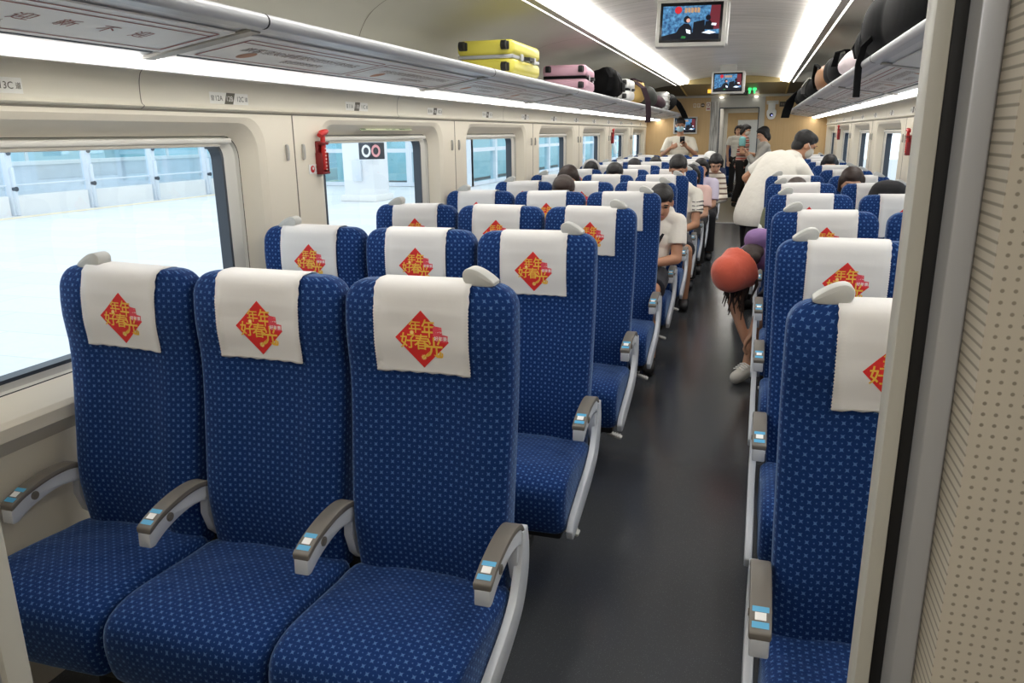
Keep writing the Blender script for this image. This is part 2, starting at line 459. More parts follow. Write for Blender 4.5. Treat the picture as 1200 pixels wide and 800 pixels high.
def make_unit(name, n, pitch, aisle):
    """n seats; local x = 0 at the aisle armrest; aisle=+1: aisle lies towards +x"""
    u = empty(name)
    a = aisle
    for i in range(n):
        cx = -a*(pitch*(i+.5))
        b = inst(BM, u, (cx, 0, 0)); inst(CM, u, (cx, 0, 0))
        if i == 0: inst(HM, b, (a*.138, .006, ZTOP+.010), mirror=(a < 0))
        if i == n-1 and n == 3: inst(HM, b, (-a*.112, .006, ZTOP+.010), mirror=(a > 0))
        if i == n-1 and n == 2: inst(HM, b, (-a*.138, .006, ZTOP+.002), mirror=(a > 0))
    for i in range(n+1):
        ab = inst(AB, u, (-a*pitch*i, 0, 0)); inst(AC, ab); inst(AS, ab); inst(AT, ab); inst(AT, ab, mirror=True)
    inst(SP, u, (a*.012, 0, 0))
    w = pitch*n
    p = MB()
    xs = sorted((-a*.03, -a*(w-.03)))
    p.box(xs[0], xs[1], -.42, -.06, .235, .272, .008)
    p.box(xs[0], xs[1], -.02, .012, .28, .44, .008)
    for q in (.22, .78):
        cx = -a*w*q
        p.box(cx-.05, cx+.05, -.33, -.10, .03, .24, .012)
        p.box(cx-.07, cx+.07, -.40, -.04, 0, .035, .008)
    p.build('pedestal', DARK, u)
    inst(LV, u, (-a*.16, -.10, .135), mirror=(a < 0))
    return u
PITCH, Y0, NROW = .98, 1.695, 12
ORD = ['front', 'second', 'third', 'fourth', 'fifth', 'sixth', 'seventh', 'eighth', 'ninth', 'tenth', 'eleventh', 'twelfth']
PL, PR = .454, .472
XL, XR = -.512, .069
def rowtext(k):
    return 'nearest the camera' if k == 0 else 'in the '+ORD[k]+' row from the camera' if k < 11 else 'in the last row before the end wall'
proto3 = make_unit('triple_seat', 3, PL, 1); proto2 = make_unit('double_seat', 2, PR, -1)
for k in range(NROW):
    o = proto3 if k == 0 else copy_tree(proto3)
    o.location = (XL, Y0+PITCH*k, 0)
    tag(o, 'blue three-seat bench left of the aisle '+rowtext(k), 'train seat', 'three-seat benches left of the aisle')
    o = proto2 if k == 0 else copy_tree(proto2)
    o.location = (XR, Y0-.01+PITCH*k, 0)
    tag(o, 'blue two-seat bench right of the aisle '+rowtext(k), 'train seat', 'two-seat benches right of the aisle')
for o in PROTO: bpy.data.objects.remove(o)

# ------------------------------------------------------------------ headrest covers
def cover_mesh():
    """cloth that hangs down the front of the headrest, over its top and a little down the back"""
    mb = MB(); hw = .122; nc = 12; G = .004
    path = []
    for z in np.linspace(.988, ZTOP-.055, 45): path.append(('f', z))
    rows = []
    for kind, z in path: rows.append([(x, front_y(x, z)-G, z) for x in np.linspace(-hw, hw, nc+1)])
    # over the top
    ZB = ZTOP-.055; f0 = front_y(0, ZB)-G; hwb, ff, bb = back_section(ZB); b0 = bb+G
    for t in np.linspace(.12, PI-.12, 14):
        c = math.cos(t); yy = (f0+b0)/2-(b0-f0)/2*math.copysign(abs(c)**.6, c); zz = ZB+(ZTOP+.004-ZB)*math.sin(t)**.6
        rows.append([(x, yy, zz) for x in np.linspace(-hw, hw, nc+1)])
    for z in np.linspace(ZB, 1.05, 12): rows.append([(x, smooth_interp(z, SZ, SB)+G, z) for x in np.linspace(-hw, hw, nc+1)])
    nr = len(rows); vs = []
    for i, r in enumerate(rows):
        for j, (x, y, z) in enumerate(r):
            if j in (0, nc): x += math.copysign(.0022 if i % 2 else 0, x)
            if i == 0: z -= .003*(j % 2)
            vs.append((x, y, z))
    fs = [(i*(nc+1)+j, i*(nc+1)+j+1, (i+1)*(nc+1)+j+1, (i+1)*(nc+1)+j) for i in range(nr-1) for j in range(nc)]
    # give it thickness
    n0 = len(vs)
    mb.add(vs, fs, 0, True)
    return mb
def emblem_mesh():
    mb = MB(); cz, k, G = 1.073, .070, .0062
    def P(u, v, d=0): x, z = u*k, cz+v*k; return (x, front_y(x, z)-G-d, z)
    def poly(pts, mi, d=0): mb.add([P(u, v, d) for u, v in pts], [tuple(range(len(pts)))], mi)
    A, B, C_, n = np.array((-1, .04)), np.array((0, 1.04)), np.array((0, -1.04)), 10
    g = [P(*(A+(B-A)*i/n+(C_-A)*j/n)) for i in range(n+1) for j in range(n+1)]
    mb.add(g, [(i*(n+1)+j, i*(n+1)+j+1, (i+1)*(n+1)+j+1, (i+1)*(n+1)+j) for i in range(n) for j in range(n)], 0)
    def txt(s, u, v, size, mi, d, bold=.0, sx=1, sy=1):
        vs, fs = text_geo(s, size, bold)
        mb.add([P(u+x*sx, v+y*sy, d) for x, y in vs], fs, mi)
    # little rose cartouche at the right
    poly([(.42, .52), (.74, .47), (.76, .22), (.97, .19), (.95, -.06), (.42, -.02)], 2, .0004)
    txt('春光', .58, .36, .17, 3, .0008, .01); txt('好年景', .70, .08, .165, 3, .0008, .01)
    for s, u, v, z, sy in (('年', -.25, .47, .50, 1.0), ('年', .25, .42, .56, 1.25), ('好', -.53, -.05, .60, 1), ('春', -.02, -.08, .58, 1.05), ('光', .44, -.26, .70, 1.15)):
        txt(s, u, v, z*.98, 1, .0006, .012, 1.0, sy)
    # comet tail under the last character
    poly([(.30, -.38), (.36, -.30), (.16, -.56), (-.02, -.72), (.0, -.62)], 1, .0007)
    for (u, v, r) in ((.03, -.64, .12), (-.37, .24, .10)):
        poly([(u+r*math.cos(t)*(1 if i % 2 else .55), v+r*math.sin(t)*(1 if i % 2 else .55)) for i, t in enumerate(np.linspace(0, 2*PI, 24, endpoint=False))], 4, .0005)
    poly([(.40, -.52), (.52, -.62), (.66, -.60), (.70, -.40), (.64, -.38), (.60, -.52)], 1, .0007)
    return mb
cov0 = cover_mesh().build('headrest_cover', CLOTH)
sol = cov0.modifiers.new('thickness', 'SOLIDIFY'); sol.thickness = .0016; sol.offset = 1
em0 = emblem_mesh().build('emblem', [RED, GOLD, PINK, WHITE, GOLDG], cov0)
em0['label'] = 'red diamond with gold festive characters'
first = True
for k in range(NROW):
    for (X, pitch, n, a, names, side, dy) in ((XL, PL, 3, 1, ('aisle', 'middle', 'window'), 'left', 0), (XR, PR, 2, -1, ('aisle', 'window'), 'right', -.01)):
        for i in range(n):
            c = cov0 if first else copy_tree(cov0); first = False
            rr = random.Random(k*10+i+(50 if n == 2 else 0))
            x = X-a*pitch*(i+.5)+rr.uniform(-.012, .010)
            c.location = (x, Y0+dy+PITCH*k, 0)
            tl = rr.uniform(-.03, .03)
            if k == 0 and n == 3: tl = (-.0, .01, .035)[i]; c.location.x = X-a*pitch*(i+.5)+(-.004, -.006, .01)[i]
            # tilt about the top centre of the cloth
            c.rotation_euler = (0, tl, 0); c.location.x -= ZTOP*math.sin(tl); c.location.z = ZTOP*(1-math.cos(tl))+.0005
            tag(c, 'white headrest cover with red diamond, %s seat of %s bench in %s' % (names[i], side, ('row nearest camera' if k == 0 else '%s row from camera' % ORD[k])), 'headrest cover', 'white headrest covers')
# ------------------------------------------------------------------ carriage shell
def X(s, d): return XC+s*d          # d = distance from the centre line, s = -1 left / +1 right
SIDE = {-1: 'left', 1: 'right'}
Ya, Yb = YNEAR, YEND
f = MB(); f.box(-2.3, 1.5, -1.6, 34.5, -.06, 0); struct(f.build('floor', FLOOR))
BAY = [1.066+1.88*i for i in range(-1, 8)]     # seams between wall panels
DW = 1.48
def rrect(y0, y1, z0, z1, r, n=6):
    pts = []
    for cy, cz, a in ((y1-r, z1-r, 0), (y0+r, z1-r, PI/2), (y0+r, z0+r, PI), (y1-r, z0+r, 1.5*PI)):
        for i in range(n+1):
            t = a+PI/2*i/n; pts.append((cy+r*math.cos(t), cz+r*math.sin(t)))
    return pts
def rect_match(pts, y0, y1, z0, z1):
    """for each point of a rounded rectangle the matching point on the outer rectangle"""
    cy = (min(p[0] for p in pts)+max(p[0] for p in pts))/2; cz = (min(p[1] for p in pts)+max(p[1] for p in pts))/2
    n = len(pts)//4; out = []
    for q, (y, z) in enumerate(pts):
        g = q//n; i = (q % n)/(n-1)
        c = [(y1, z1), (y0, z1), (y0, z0), (y1, z0)][g]
        # first half slides along one edge, second along the other
        if g in (0, 2): e = (c[0], z) if i < .5 else ((y, c[1]) if i > .5 else c)
        else: e = (y, c[1]) if i < .5 else ((c[0], z) if i > .5 else c)
        out.append(e)
    return out
def ring(mb, A, dA, B, dB, s, mi=0, smooth=False):
    n = len(A)
    mb.add([(X(s, dA), y, z) for y, z in A]+[(X(s, dB), y, z) for y, z in B], [(i, (i+1) % n, n+(i+1) % n, n+i) for i in range(n)], mi, smooth)
WIN = []
for s in (-1, 1):
    w = MB()
    win_i = 0
    for b in range(len(BAY)):
        y0 = max(BAY[b], Ya); y1 = BAY[b+1] if b+1 < len(BAY) else Yb
        y1 = min(y1, Yb)
        if y1-y0 < .3: continue
        yc = BAY[b]+.94
        if b == 0 or yc+.75 > Yb:          # bays without a full window
            if yc-.72 < Yb and b > 0 and yc+.3 > Yb-0:
                pass
            w.quad((X(s, DW), y0, .80), (X(s, DW), y1, .80), (X(s, DW), y1, 1.64), (X(s, DW), y0, 1.64)); continue
        O1 = rrect(yc-.735, yc+.735, .80, 1.625, .11)
        O1m = rrect(yc-.70, yc+.70, .815, 1.605, .11)
        O2 = rrect(yc-.655, yc+.655, .868, 1.556, .085)
        outer = rect_match(O1, y0, y1, .795, 1.64)
        ring(w, outer, DW, O1, DW, s)
        ring(w, O1, DW, O1m, DW+.012, s, 0, True); ring(w, O1m, DW+.012, O2, DW+.075, s, 0, True)
        WIN.append((s, yc, O2))
    # lower wall: sill, lower panel, heater duct
    prof = [(DW, .795), (DW, .765), (DW+.012, .755), (DW+.07, .70), (DW+.07, .16), (DW+.02, .13), (DW+.02, 0)]
    for (a, c) in zip(prof, prof[1:]):
        w.quad((X(s, a[0]), Ya, a[1]), (X(s, a[0]), Yb, a[1]), (X(s, c[0]), Yb, c[1]), (X(s, c[0]), Ya, c[1]))
    # outer skin
    wo = struct(w.build('wall_'+SIDE[s], CREAM))
    sm = MB()
    for b in BAY:
        if Ya < b < Yb:
            sm.box(X(s, DW-.0015), X(s, DW+.01), b-.003, b+.003, .80, 1.64)
            sm.box(X(s, DW+.07-.0015), X(s, DW+.08), b-.002, b+.002, .17, .70)
    sm.box(X(s, DW-.0012), X(s, DW+.01), Ya, Yb, 1.638, 1.643)
    struct(sm.build('trim_%d' % (1 if s < 0 else 2), SEAM, wo))
    # label band between window arches and the lamp
    bnd = MB()
    prof = cat_rom([(DW, 1.643), (DW-.014, 1.652), (DW-.004, 1.664), (DW-.004, 1.71), (DW-.009, 1.738), (DW-.020, 1.757), (DW-.05, 1.768), (1.33, 1.769)], 4)
    for a, c in zip(prof, prof[1:]):
        bnd.add([(X(s, a[0]), Ya, a[1]), (X(s, a[0]), Yb, a[1]), (X(s, c[0]), Yb, c[1]), (X(s, c[0]), Ya, c[1])], [(0, 1, 2, 3)], 0, True)
    for i in range(7):
        y = 2.09+1.88*i
        for a, c in zip(prof[:-8], prof[1:-7]):
            bnd.quad((X(s, a[0]-.0012), y-.0018, a[1]), (X(s, a[0]-.0012), y+.0018, a[1]), (X(s, c[0]-.0012), y+.0018, c[1]), (X(s, c[0]-.0012), y-.0018, c[1]), 1)
    struct(bnd.build('trim_%d' % (3 if s < 0 else 4), [CREAM2, SEAM], weld=1e-4))
    # bulkhead above the rack up to the ceiling lamp
    bk = MB()
    prof = cat_rom([(DW, 1.775), (DW+.005, 1.87), (DW-.01, 1.99), (DW-.08, 2.11), (DW-.22, 2.19), (1.10, 2.232), (.93, 2.252), (.87, 2.255)], 5)
    for a, c in zip(prof, prof[1:]):
        bk.add([(X(s, a[0]), Ya, a[1]), (X(s, a[0]), 12.7, a[1]), (X(s, c[0]), 12.7, c[1]), (X(s, c[0]), Ya, c[1])], [(0, 1, 2, 3)], 0, True)
    struct(bk.build('ceiling', CEIL2, weld=1e-4))
    sl = MB()
    for y in (1.0, 3.55, 6.1, 8.65, 11.2):
        for a, c in zip(prof, prof[1:]):
            sl.add([(X(s, a[0]-.002), y-.0025, a[1]-.002), (X(s, a[0]-.002), y+.0025, a[1]-.002), (X(s, c[0]-.002), y+.0025, c[1]-.002), (X(s, c[0]-.002), y-.0025, c[1]-.002)], [(0, 1, 2, 3)])
    struct(sl.build('trim_%d' % (5 if s < 0 else 6), SEAM))
    # dark end of the bulkhead beyond the ceiling
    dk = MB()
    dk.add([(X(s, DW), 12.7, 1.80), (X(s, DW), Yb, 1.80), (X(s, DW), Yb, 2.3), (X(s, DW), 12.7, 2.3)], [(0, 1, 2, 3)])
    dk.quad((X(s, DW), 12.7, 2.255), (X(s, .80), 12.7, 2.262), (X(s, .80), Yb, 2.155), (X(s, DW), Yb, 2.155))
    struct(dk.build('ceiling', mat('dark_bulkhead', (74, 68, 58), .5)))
# central ceiling
ce = MB()
VA = [(d, 2.318+.055*(1-(d/.665)**2)) for d in np.linspace(-.665, .665, 13)]
for a, c in zip(VA, VA[1:]): ce.add([(X(1, a[0]), Ya, a[1]), (X(1, a[0]), 12.7, a[1]), (X(1, c[0]), 12.7, c[1]), (X(1, c[0]), Ya, c[1])], [(0, 1, 2, 3)], 0, True)
struct(ce.build('ceiling', CEIL, weld=1e-4))
cs = MB()
for i in range(12):
    y = 1.3+i*.99
    for a, c in zip(VA, VA[1:]): cs.quad((X(1, a[0]), y-.003, a[1]-.001), (X(1, a[0]), y+.003, a[1]-.001), (X(1, c[0]), y+.003, c[1]-.001), (X(1, c[0]), y-.003, c[1]-.001))
struct(cs.build('trim_7', mat('ceiling_joint', (176, 172, 160), .7)))
so = MB()
so.quad((X(-1, .80), 12.7, 2.262), (X(1, .80), 12.7, 2.262), (X(1, .80), Yb, 2.155), (X(-1, .80), Yb, 2.155))
so.quad((X(-1, .80), 12.7, 2.262), (X(1, .80), 12.7, 2.262), (X(1, .80), 12.7, 2.39), (X(-1, .80), 12.7, 2.39))
struct(so.build('ceiling', SOFF))
for s in (-1, 1):
    g = MB(); g.prism([(X(s, .80)-.012, 12.7), (X(s, .80)+.012, 12.7), (X(s, .80)+.012, Yb), (X(s, .80)-.012, Yb)], 'z', 0, .012)
    o = g.build('trim_8', mat('gold_edge_strip', (214, 190, 110), .35))
    for v in o.data.vertices: v.co.z += 2.250-(v.co.y-12.7)*.0764
    struct(o)
# windows
for i, (s, yc, O2) in enumerate(WIN):
    d0 = DW+.075
    O3 = rrect(yc-.578, yc+.578, .893, 1.535, .06); O4 = rrect(yc-.562, yc+.562, .905, 1.525, .055)
    fr = MB(); ring(fr, O2, d0, rrect(yc-.65, yc+.65, .872, 1.552, .08), d0+.012, s)
    ring(fr, rrect(yc-.65, yc+.65, .872, 1.552, .08), d0+.012, O3, d0+.010, s)
    wn = struct(fr.build('window_%d' % (i+1), mat('pale_window_frame', (214, 212, 204), .4)))
    gk = MB(); ring(gk, O3, d0+.010, O4, d0+.008, s); ring(gk, O4, d0+.008, O4, d0+.055, s)
    gk.build('gasket', GASKET, wn)
    # line between the recess and the frame
    ln = MB(); ring(ln, rrect(yc-.658, yc+.658, .865, 1.559, .087), d0-.0035, O2, d0-.001, s); ln.build('frame_joint', DARK, wn)
    gl = MB(); pts = O4; gl.add([(X(s, d0+.045), y, z) for y, z in pts], [tuple(range(len(pts)))]); gl.build('pane', GLASS, wn)
# roller blinds
wl = sorted([w for w in WIN if w[0] < 0], key=lambda w: w[1]); wr = sorted([w for w in WIN if w[0] > 0], key=lambda w: w[1])
blind_mat = mat('pale_blind', (206, 204, 196), .5)
for side, lst in (('left', wl), ('right', wr)):
    for k, (s, yc, _) in enumerate(lst):
        b = empty('roller_blind', (X(s, DW+.072), yc, 1.5385))
        c = MB(); c.prism(cat_rom([(-.010, .010), (-.013, 0), (-.009, -.009), (.010, -.009), (.014, .0), (.010, .011)], 3, True), 'y', -.60, .60, smooth=True); c.build('cassette', blind_mat, b)
        r = MB(); r.box(-.006, .006, -.545, .545, -.020, -.010, .003); r.build('pull_bar', WHITEC, b)
        fl = MB(); fl.box(.006, .009, -.54, .54, -.018, .0); fl.build('fabric', mat('blind_fabric', (188, 184, 172), .9), b)
        nm = ['nearest', 'second', 'third', 'fourth', 'fifth', 'sixth', 'seventh'][k]
        tag(b, 'pale roller blind rolled up above the %s window on the %s wall' % (nm if k == 0 else nm+' nearest', side), 'window blind', 'rolled-up blinds above the windows')
# ceiling lamps and rack lamps
for s in (-1, 1):
    c = empty('ceiling_light', (0, 0, 0))
    m = MB(); a = cat_rom([(.795, 2.254), (.76, 2.260), (.72, 2.268), (.685, 2.274), (.670, 2.284), (.666, 2.314)], 4)
    for p, q in zip(a, a[1:]):
        m.add([(X(s, p[0]), Ya+.05, p[1]), (X(s, p[0]), 12.68, p[1]), (X(s, q[0]), 12.68, q[1]), (X(s, q[0]), Ya+.05, q[1])], [(0, 1, 2, 3)], 0, True)
    m.build('diffuser', LEDC, c, weld=1e-4)
    t = MB(); t.box(X(s, .853)-.006, X(s, .853)+.006, Ya+.05, 12.68, 2.249, 2.254); t.build('light_line', mat('thin_light_line', (255, 255, 255), .6, emit=(1, .97, .9), es=2.5), c)
    e = MB(); e.box(X(s, .870), X(s, .860), Ya+.05, 12.7, 2.246, 2.262); e.box(X(s, .845), X(s, .795), Ya+.05, 12.7, 2.248, 2.262)
    e.build('edge_profile', mat('ceiling_profile', (176, 174, 164), .4), c)
    tag(c, 'long bright cove light along the %s edge of the white ceiling' % SIDE[s], 'ceiling light')
    r = empty('rack_light', (0, 0, 0))
    m = MB(); m.prism([(X(s, 1.302), 1.753), (X(s, 1.300), 1.748), (X(s, 1.275), 1.748), (X(s, 1.250), 1.756), (X(s, 1.243), 1.766), (X(s, 1.25), 1.773)], 'y', Ya+.02, Yb-.02); m.build('diffuser', LED, r)
    h = MB(); h.prism([(X(s, 1.305), 1.754), (X(s, 1.251), 1.774), (X(s, 1.255), 1.780), (X(s, 1.322), 1.765), (X(s, 1.322), 1.7445), (X(s, 1.317), 1.7445), (X(s, 1.312), 1.751)], 'y', Ya+.02, Yb-.02); h.build('housing', RACK, r)
    tag(r, 'continuous bright strip light below the %s luggage rack' % SIDE[s], 'strip light')
# luggage racks
RB, RF = (1.238, 1.770), (.865, 1.828)
def rack_pt(t, dz=0): return (RB[0]+(RF[0]-RB[0])*t, RB[1]+(RF[1]-RB[1])*t+dz)
RACKFY = [Ya+.02, Yb-.02]
PRINT = mat('faded_red_print', (158, 96, 92), .7)
PRINT2 = mat('faded_brown_print', (150, 132, 124), .7)
for s in (-1, 1):
    k = empty('luggage_rack', (0, 0, 0))
    m = MB()
    a, b = rack_pt(0), rack_pt(1)
    m.prism([(X(s, a[0]), a[1]), (X(s, b[0]), b[1]), (X(s, b[0]), b[1]+.022), (X(s, DW-.02), a[1]+.045), (X(s, DW-.02), a[1]+.02), (X(s, 1.26), a[1]+.018)], 'y', *RACKFY)
    m.build('deck', RACK, k)
    n = MB(); n.tube([(X(s, .850), Ya+.02, 1.842), (X(s, .850), Yb-.02, 1.842)], .019, 16)
    n.prism([(X(s, .850), 1.824), (X(s, .872), 1.820), (X(s, .885), 1.834), (X(s, .86), 1.860)], 'y', *RACKFY)
    n.build('edge_rail', NOSE, k)
    j = MB()
    for i in range(7):
        y = 1.863+1.868*i; j.tube([(X(s, .850), y-.003, 1.842), (X(s, .850), y+.003, 1.842)], .0198, 16)
    j.build('rail_joint', DARK, k)
    for i in range(8):
        ya = (-.005+1.868*i if i else Ya+.03)+(.03 if i else 0); yb = min(-.005+1.868*(i+1)-.03, Yb-.05)
        if i == 0: ya = Ya+.03
        a, b = rack_pt(.22, -.003), rack_pt(.86, -.003)
        q = MB(); q.prism([(X(s, a[0]), a[1]), (X(s, b[0]), b[1]), (X(s, b[0]), b[1]-.004), (X(s, a[0]), a[1]-.004)], 'y', ya, yb); q.build('panel', RACKP, k)
        # divider bar
        if i: 
            a, b = rack_pt(.02, -.001), rack_pt(.97, -.001)
            q = MB(); q.prism([(X(s, a[0]), a[1]), (X(s, b[0]), b[1]), (X(s, b[0]), b[1]-.009), (X(s, a[0]), a[1]-.009)], 'y', -.005+1.868*i-.022, -.005+1.868*i+.022); q.build('divider', mat('rack_divider', (150, 148, 142), .4), k)
        g = MB(); a, b = rack_pt(.17, -.002), rack_pt(.19, -.002)
        g.prism([(X(s, a[0]), a[1]), (X(s, b[0]), b[1]), (X(s, b[0]), b[1]-.004), (X(s, a[0]), a[1]-.004)], 'y', ya+.02, yb-.02); g.build('groove', GASKET, k)
    tag(k, 'long grey overhead luggage rack along the %s wall' % SIDE[s], 'luggage rack')
    # printed panels: red double frame and faint lettering on the underside
    def onrack(u, y): p = rack_pt(u, -.0078); return (X(s, p[0]), y, p[1])
    frames = [(.3, 1.80, True), (1.94, 2.76, False), (2.80, 3.66, False)] if s < 0 else []
    for i in range(2, 7): frames += [(-.005+1.868*i+.08, -.005+1.868*i+.92, False), (-.005+1.868*i+.97, -.005+1.868*i+1.80, False)]
    for fi, (ya, yb, big) in enumerate(frames):
        q = MB(); t = .012; ty = .005
        def bar(u0, u1, y0, y1): q.quad(onrack(u0, y0), onrack(u1, y0), onrack(u1, y1), onrack(u0, y1), 0)
        for u in (.28, .72, .79): bar(u-t*.6, u+t*.6, ya, yb)
        for y in (ya, yb): bar(.28, .79, y-ty, y+ty)
        if big:
            for ci, ch in enumerate('欢迎新不迎'):
                vs, fs = text_geo(ch, .056, .0); yy = 1.20+ci*.108
                q.add([onrack(.54+(y_/.40)*1.0, yy+x_) for x_, y_ in vs], fs, 0)
            vs, fs = text_geo('欢迎乘坐', .04)
            q.add([onrack(.40+y_/.40, 1.22+x_) for x_, y_ in vs], fs, 1)
        else:
            vs, fs = text_geo('旅客须知请看管好您的行李物品', .048)
            q.add([onrack(.58+y_/.40, (ya+yb)/2+x_*(1)) for x_, y_ in vs], fs, 1)
            vs, fs = text_geo('祝您旅途愉快', .04)
            q.add([onrack(.42+y_/.40, (ya+yb)/2+.06+x_) for x_, y_ in vs], fs, 1)
            cx = ya+.16
            q.add([onrack(.43+.035*math.sin(t_)/.4, cx+.03*math.cos(t_)) for t_ in np.linspace(0, 2*PI, 16, endpoint=False)], [tuple(range(16))], 2)
        o = q.build('printed_notice', [PRINT, PRINT2, mat('faded_orange_print', (190, 140, 110), .7)], k)
# seat number labels
for s in (-1, 1):
    for i in range(13):
        y = 1.555+.98*i if s < 0 else 1.555+.98*i
        if y > 13.6: continue
        num = 13-i
        q = MB(); wl_, hl = .112, .020; d = DW-.0055; zc = 1.690
        def P(u, v, e=0): return (X(s, d-e), y+(u if s < 0 else -u), zc+v)
        q.add([P(-wl_, -hl), P(wl_, -hl), P(wl_, hl), P(-wl_, hl)], [(0, 1, 2, 3)], 0)
        q.add([P(-.032, -hl, .0006), P(.018, -hl, .0006), P(.034, hl, .0006), P(-.016, hl, .0006)], [(0, 1, 2, 3)], 1)
        seats = ('A', 'B', 'C') if s < 0 else ('D', '', 'F')
        for u, t, mi, sz in ((-.060, '%d%s' % (num, seats[0]), 1, .026), (.001, ('%d%s' % (num, seats[1])) if seats[1] else '%d' % num, 0, .026), (.064, '%d%s' % (num, seats[2]), 1, .026), (-.097, '窗', 1, .020), (.099, '道', 1, .018)):
            vs, fs = text_geo(t, sz, .004); q.add([P(u+a, b, .0012) for a, b in vs], fs, mi)
        o = q.build('seat_number_label', [mat('label_white', (243, 241, 233), .5), mat('label_grey', (104, 100, 88), .6)])
        tag(o, 'small white seat-number label for row %d above the %s windows' % (num, SIDE[s]), 'seat label', 'seat-number labels above the windows')
# coat hooks on the piers
HK = MB(); HK.prism(cat_rom([(0, -.032), (.010, -.030), (.013, 0), (.010, .030), (0, .032)], 4), 'y', -.007, .007, .003)
hk0 = HK.build('coat_hook', mat('hook_grey', (168, 166, 160), .4)); first = True
for s in (-1, 1):
    pi = 0
    for b in BAY[1:]:
        if not (Ya+.2 < b < Yb-.3): continue
        for e in (-1, 1):
            c = hk0 if first else hk0.copy()
            if not first: COL.objects.link(c)
            first = False
            c.location = (X(s, DW), b+e*.062, 1.488)
            if s > 0: c.scale = (-1, 1, 1)
            tag(c, 'small grey coat hook just %s the panel seam, %s pier of the %s wall' % ('before' if e < 0 else 'beyond', ['nearest', 'second', 'third', 'fourth', 'fifth', 'sixth', 'seventh', 'eighth'][pi], SIDE[s]), 'coat hook', 'folding coat hooks on the wall piers')
        pi += 1

# ------------------------------------------------------------------ partition the view is taken through
FR1, FR2 = .104, -.845
pw = MB()
pw.box(.147, 1.30, YNEAR-.055, YNEAR, 0, 2.35)
struct(pw.build('wall_near', PERF))
pw = MB(); pw.box(-2.1, FR2-.043, YNEAR-.055, YNEAR, 0, 2.35); struct(pw.build('wall_near', PERF))
pw = MB(); pw.box(FR2, FR1, YNEAR-.055, YNEAR, 2.0, 2.35); struct(pw.build('wall_near', CREAM))
for nm, x0, sg in (('door_1', FR1, 1), ('door_2', FR2, -1)):
    def bx(a, b, y0, y1): 
        q = MB(); xs = sorted((x0+sg*a, x0+sg*b)); q.box(xs[0], xs[1], y0, y1, 0, 2.0, .0015); return q
    fr = struct(bx(0, .011, YNEAR-.012, YNEAR+.02).build(nm, mat('pale_jamb', (196, 194, 184), .4)))
    bx(.0105, .0215, YNEAR-.004, YNEAR+.012).build('rubber_seal', RUBBER, fr)
    q = MB(); q.prism([(x0+sg*.021, YNEAR-.004), (x0+sg*.0265, YNEAR-.012), (x0+sg*.041, YNEAR-.012), (x0+sg*.0435, YNEAR-.006), (x0+sg*.0435, YNEAR+.02), (x0+sg*.021, YNEAR+.02)], 'z', 0, 2.0, .001)
    q.build('silver_frame', SILVER, fr)
# vestibule behind the view
vb = MB()
vb.box(-2.1, 1.3, -1.65, -1.60, 0, 2.35); vb.box(-2.15, -2.1, -1.6, YNEAR, 0, 2.35); vb.box(1.25, 1.3, -1.6, YNEAR-.055, 0, 2.35)
struct(vb.build('wall_back', CREAM))
vc = MB(); vc.box(-2.1, 1.3, -1.6, YNEAR, 2.3, 2.35); struct(vc.build('ceiling', CEIL2))

# ------------------------------------------------------------------ far end wall, passage and the next carriage
DL, DR, DT = -.643, -.005, 1.944
OL, OR_, OT = -.795, .090, 2.08
ew = MB()
ew.box(X(-1, 1.50), OL, YEND, YEND+.05, 0, 2.16); ew.box(OR_, X(1, 1.50), YEND, YEND+.05, 0, 2.16)
struct(ew.build('wall_end', WOOD))
hd = MB(); hd.box(X(-1, 1.5), X(1, 1.5), YEND-.02, YEND+.05, 2.115, 2.155, .004); struct(hd.build('trim_9', mat('pale_header', (206, 202, 190), .4)))
lt = MB(); lt.box(OL, OR_, YEND-.005, YEND+.05, DT, 2.115); struct(lt.build('trim_10', mat('lintel_grey', (186, 184, 176), .35)))
dj = MB()
dj.box(OL, DL, YEND-.012, YEND+.06, 0, 2.05); dfr = struct(dj.build('door_3', MARBLE))
q = MB(); q.box(DR, OR_, YEND-.012, YEND+.06, 0, 2.05); q.build('jamb', mat('grey_jamb', (188, 186, 178), .35), dfr)
q = MB(); q.box(DL-.006, DL+.010, YEND-.016, YEND+.02, 0, DT); q.box(DR-.010, DR+.006, YEND-.016, YEND+.02, 0, DT); q.box(DL, DR, YEND-.016, YEND+.02, DT-.012, DT+.004); q.build('edge_strip', GASKET, dfr)
for i, x in enumerate((-.62, -.06)):
    q = MB(); q.tube([(x, YEND-.05, 2.114), (x, YEND-.05, 2.106)], .03, 16)
    # small downlights in the lintel
    o = q.build('downlight', mat('downlight_glow', (255, 250, 240), .5, emit=(1, .96, .88), es=5)); tag(o, 'tiny round downlight in the lintel at the %s of the far doorway' % ('left' if i == 0 else 'right'), 'downlight', 'downlights in the door lintel')
Y2, Y3, YE2 = YEND+.05, 19.6, 33.0
ps = MB()
ps.box(-.80, -.78, Y2, Y3, 0, 2.2); struct(ps.build('wall_left', mat('passage_grey', (188, 184, 174), .4)))
ps = MB(); ps.box(.40, .42, Y2, Y3, 0, 2.2); struct(ps.build('wall_right', mat('passage_grey', (188, 184, 174), .4)))
ps = MB(); ps.box(-.80, .42, Y2, Y3, 2.08, 2.12); struct(ps.build('ceiling', CEIL2))
pf = MB(); pf.box(-.78, .06, YEND-.02, Y3, 0, .004); pf.box(.06, .40, Y2, Y3, 0, .004); struct(pf.build('floor', mat('pale_passage_floor', (122, 114, 94), .35)))
th = MB(); th.box(DL, DR, YEND-.03, YEND+.05, 0, .008); th.box(-.78, .07, 19.55, 19.62, 0, .01); struct(th.build('trim_11', SILVER))
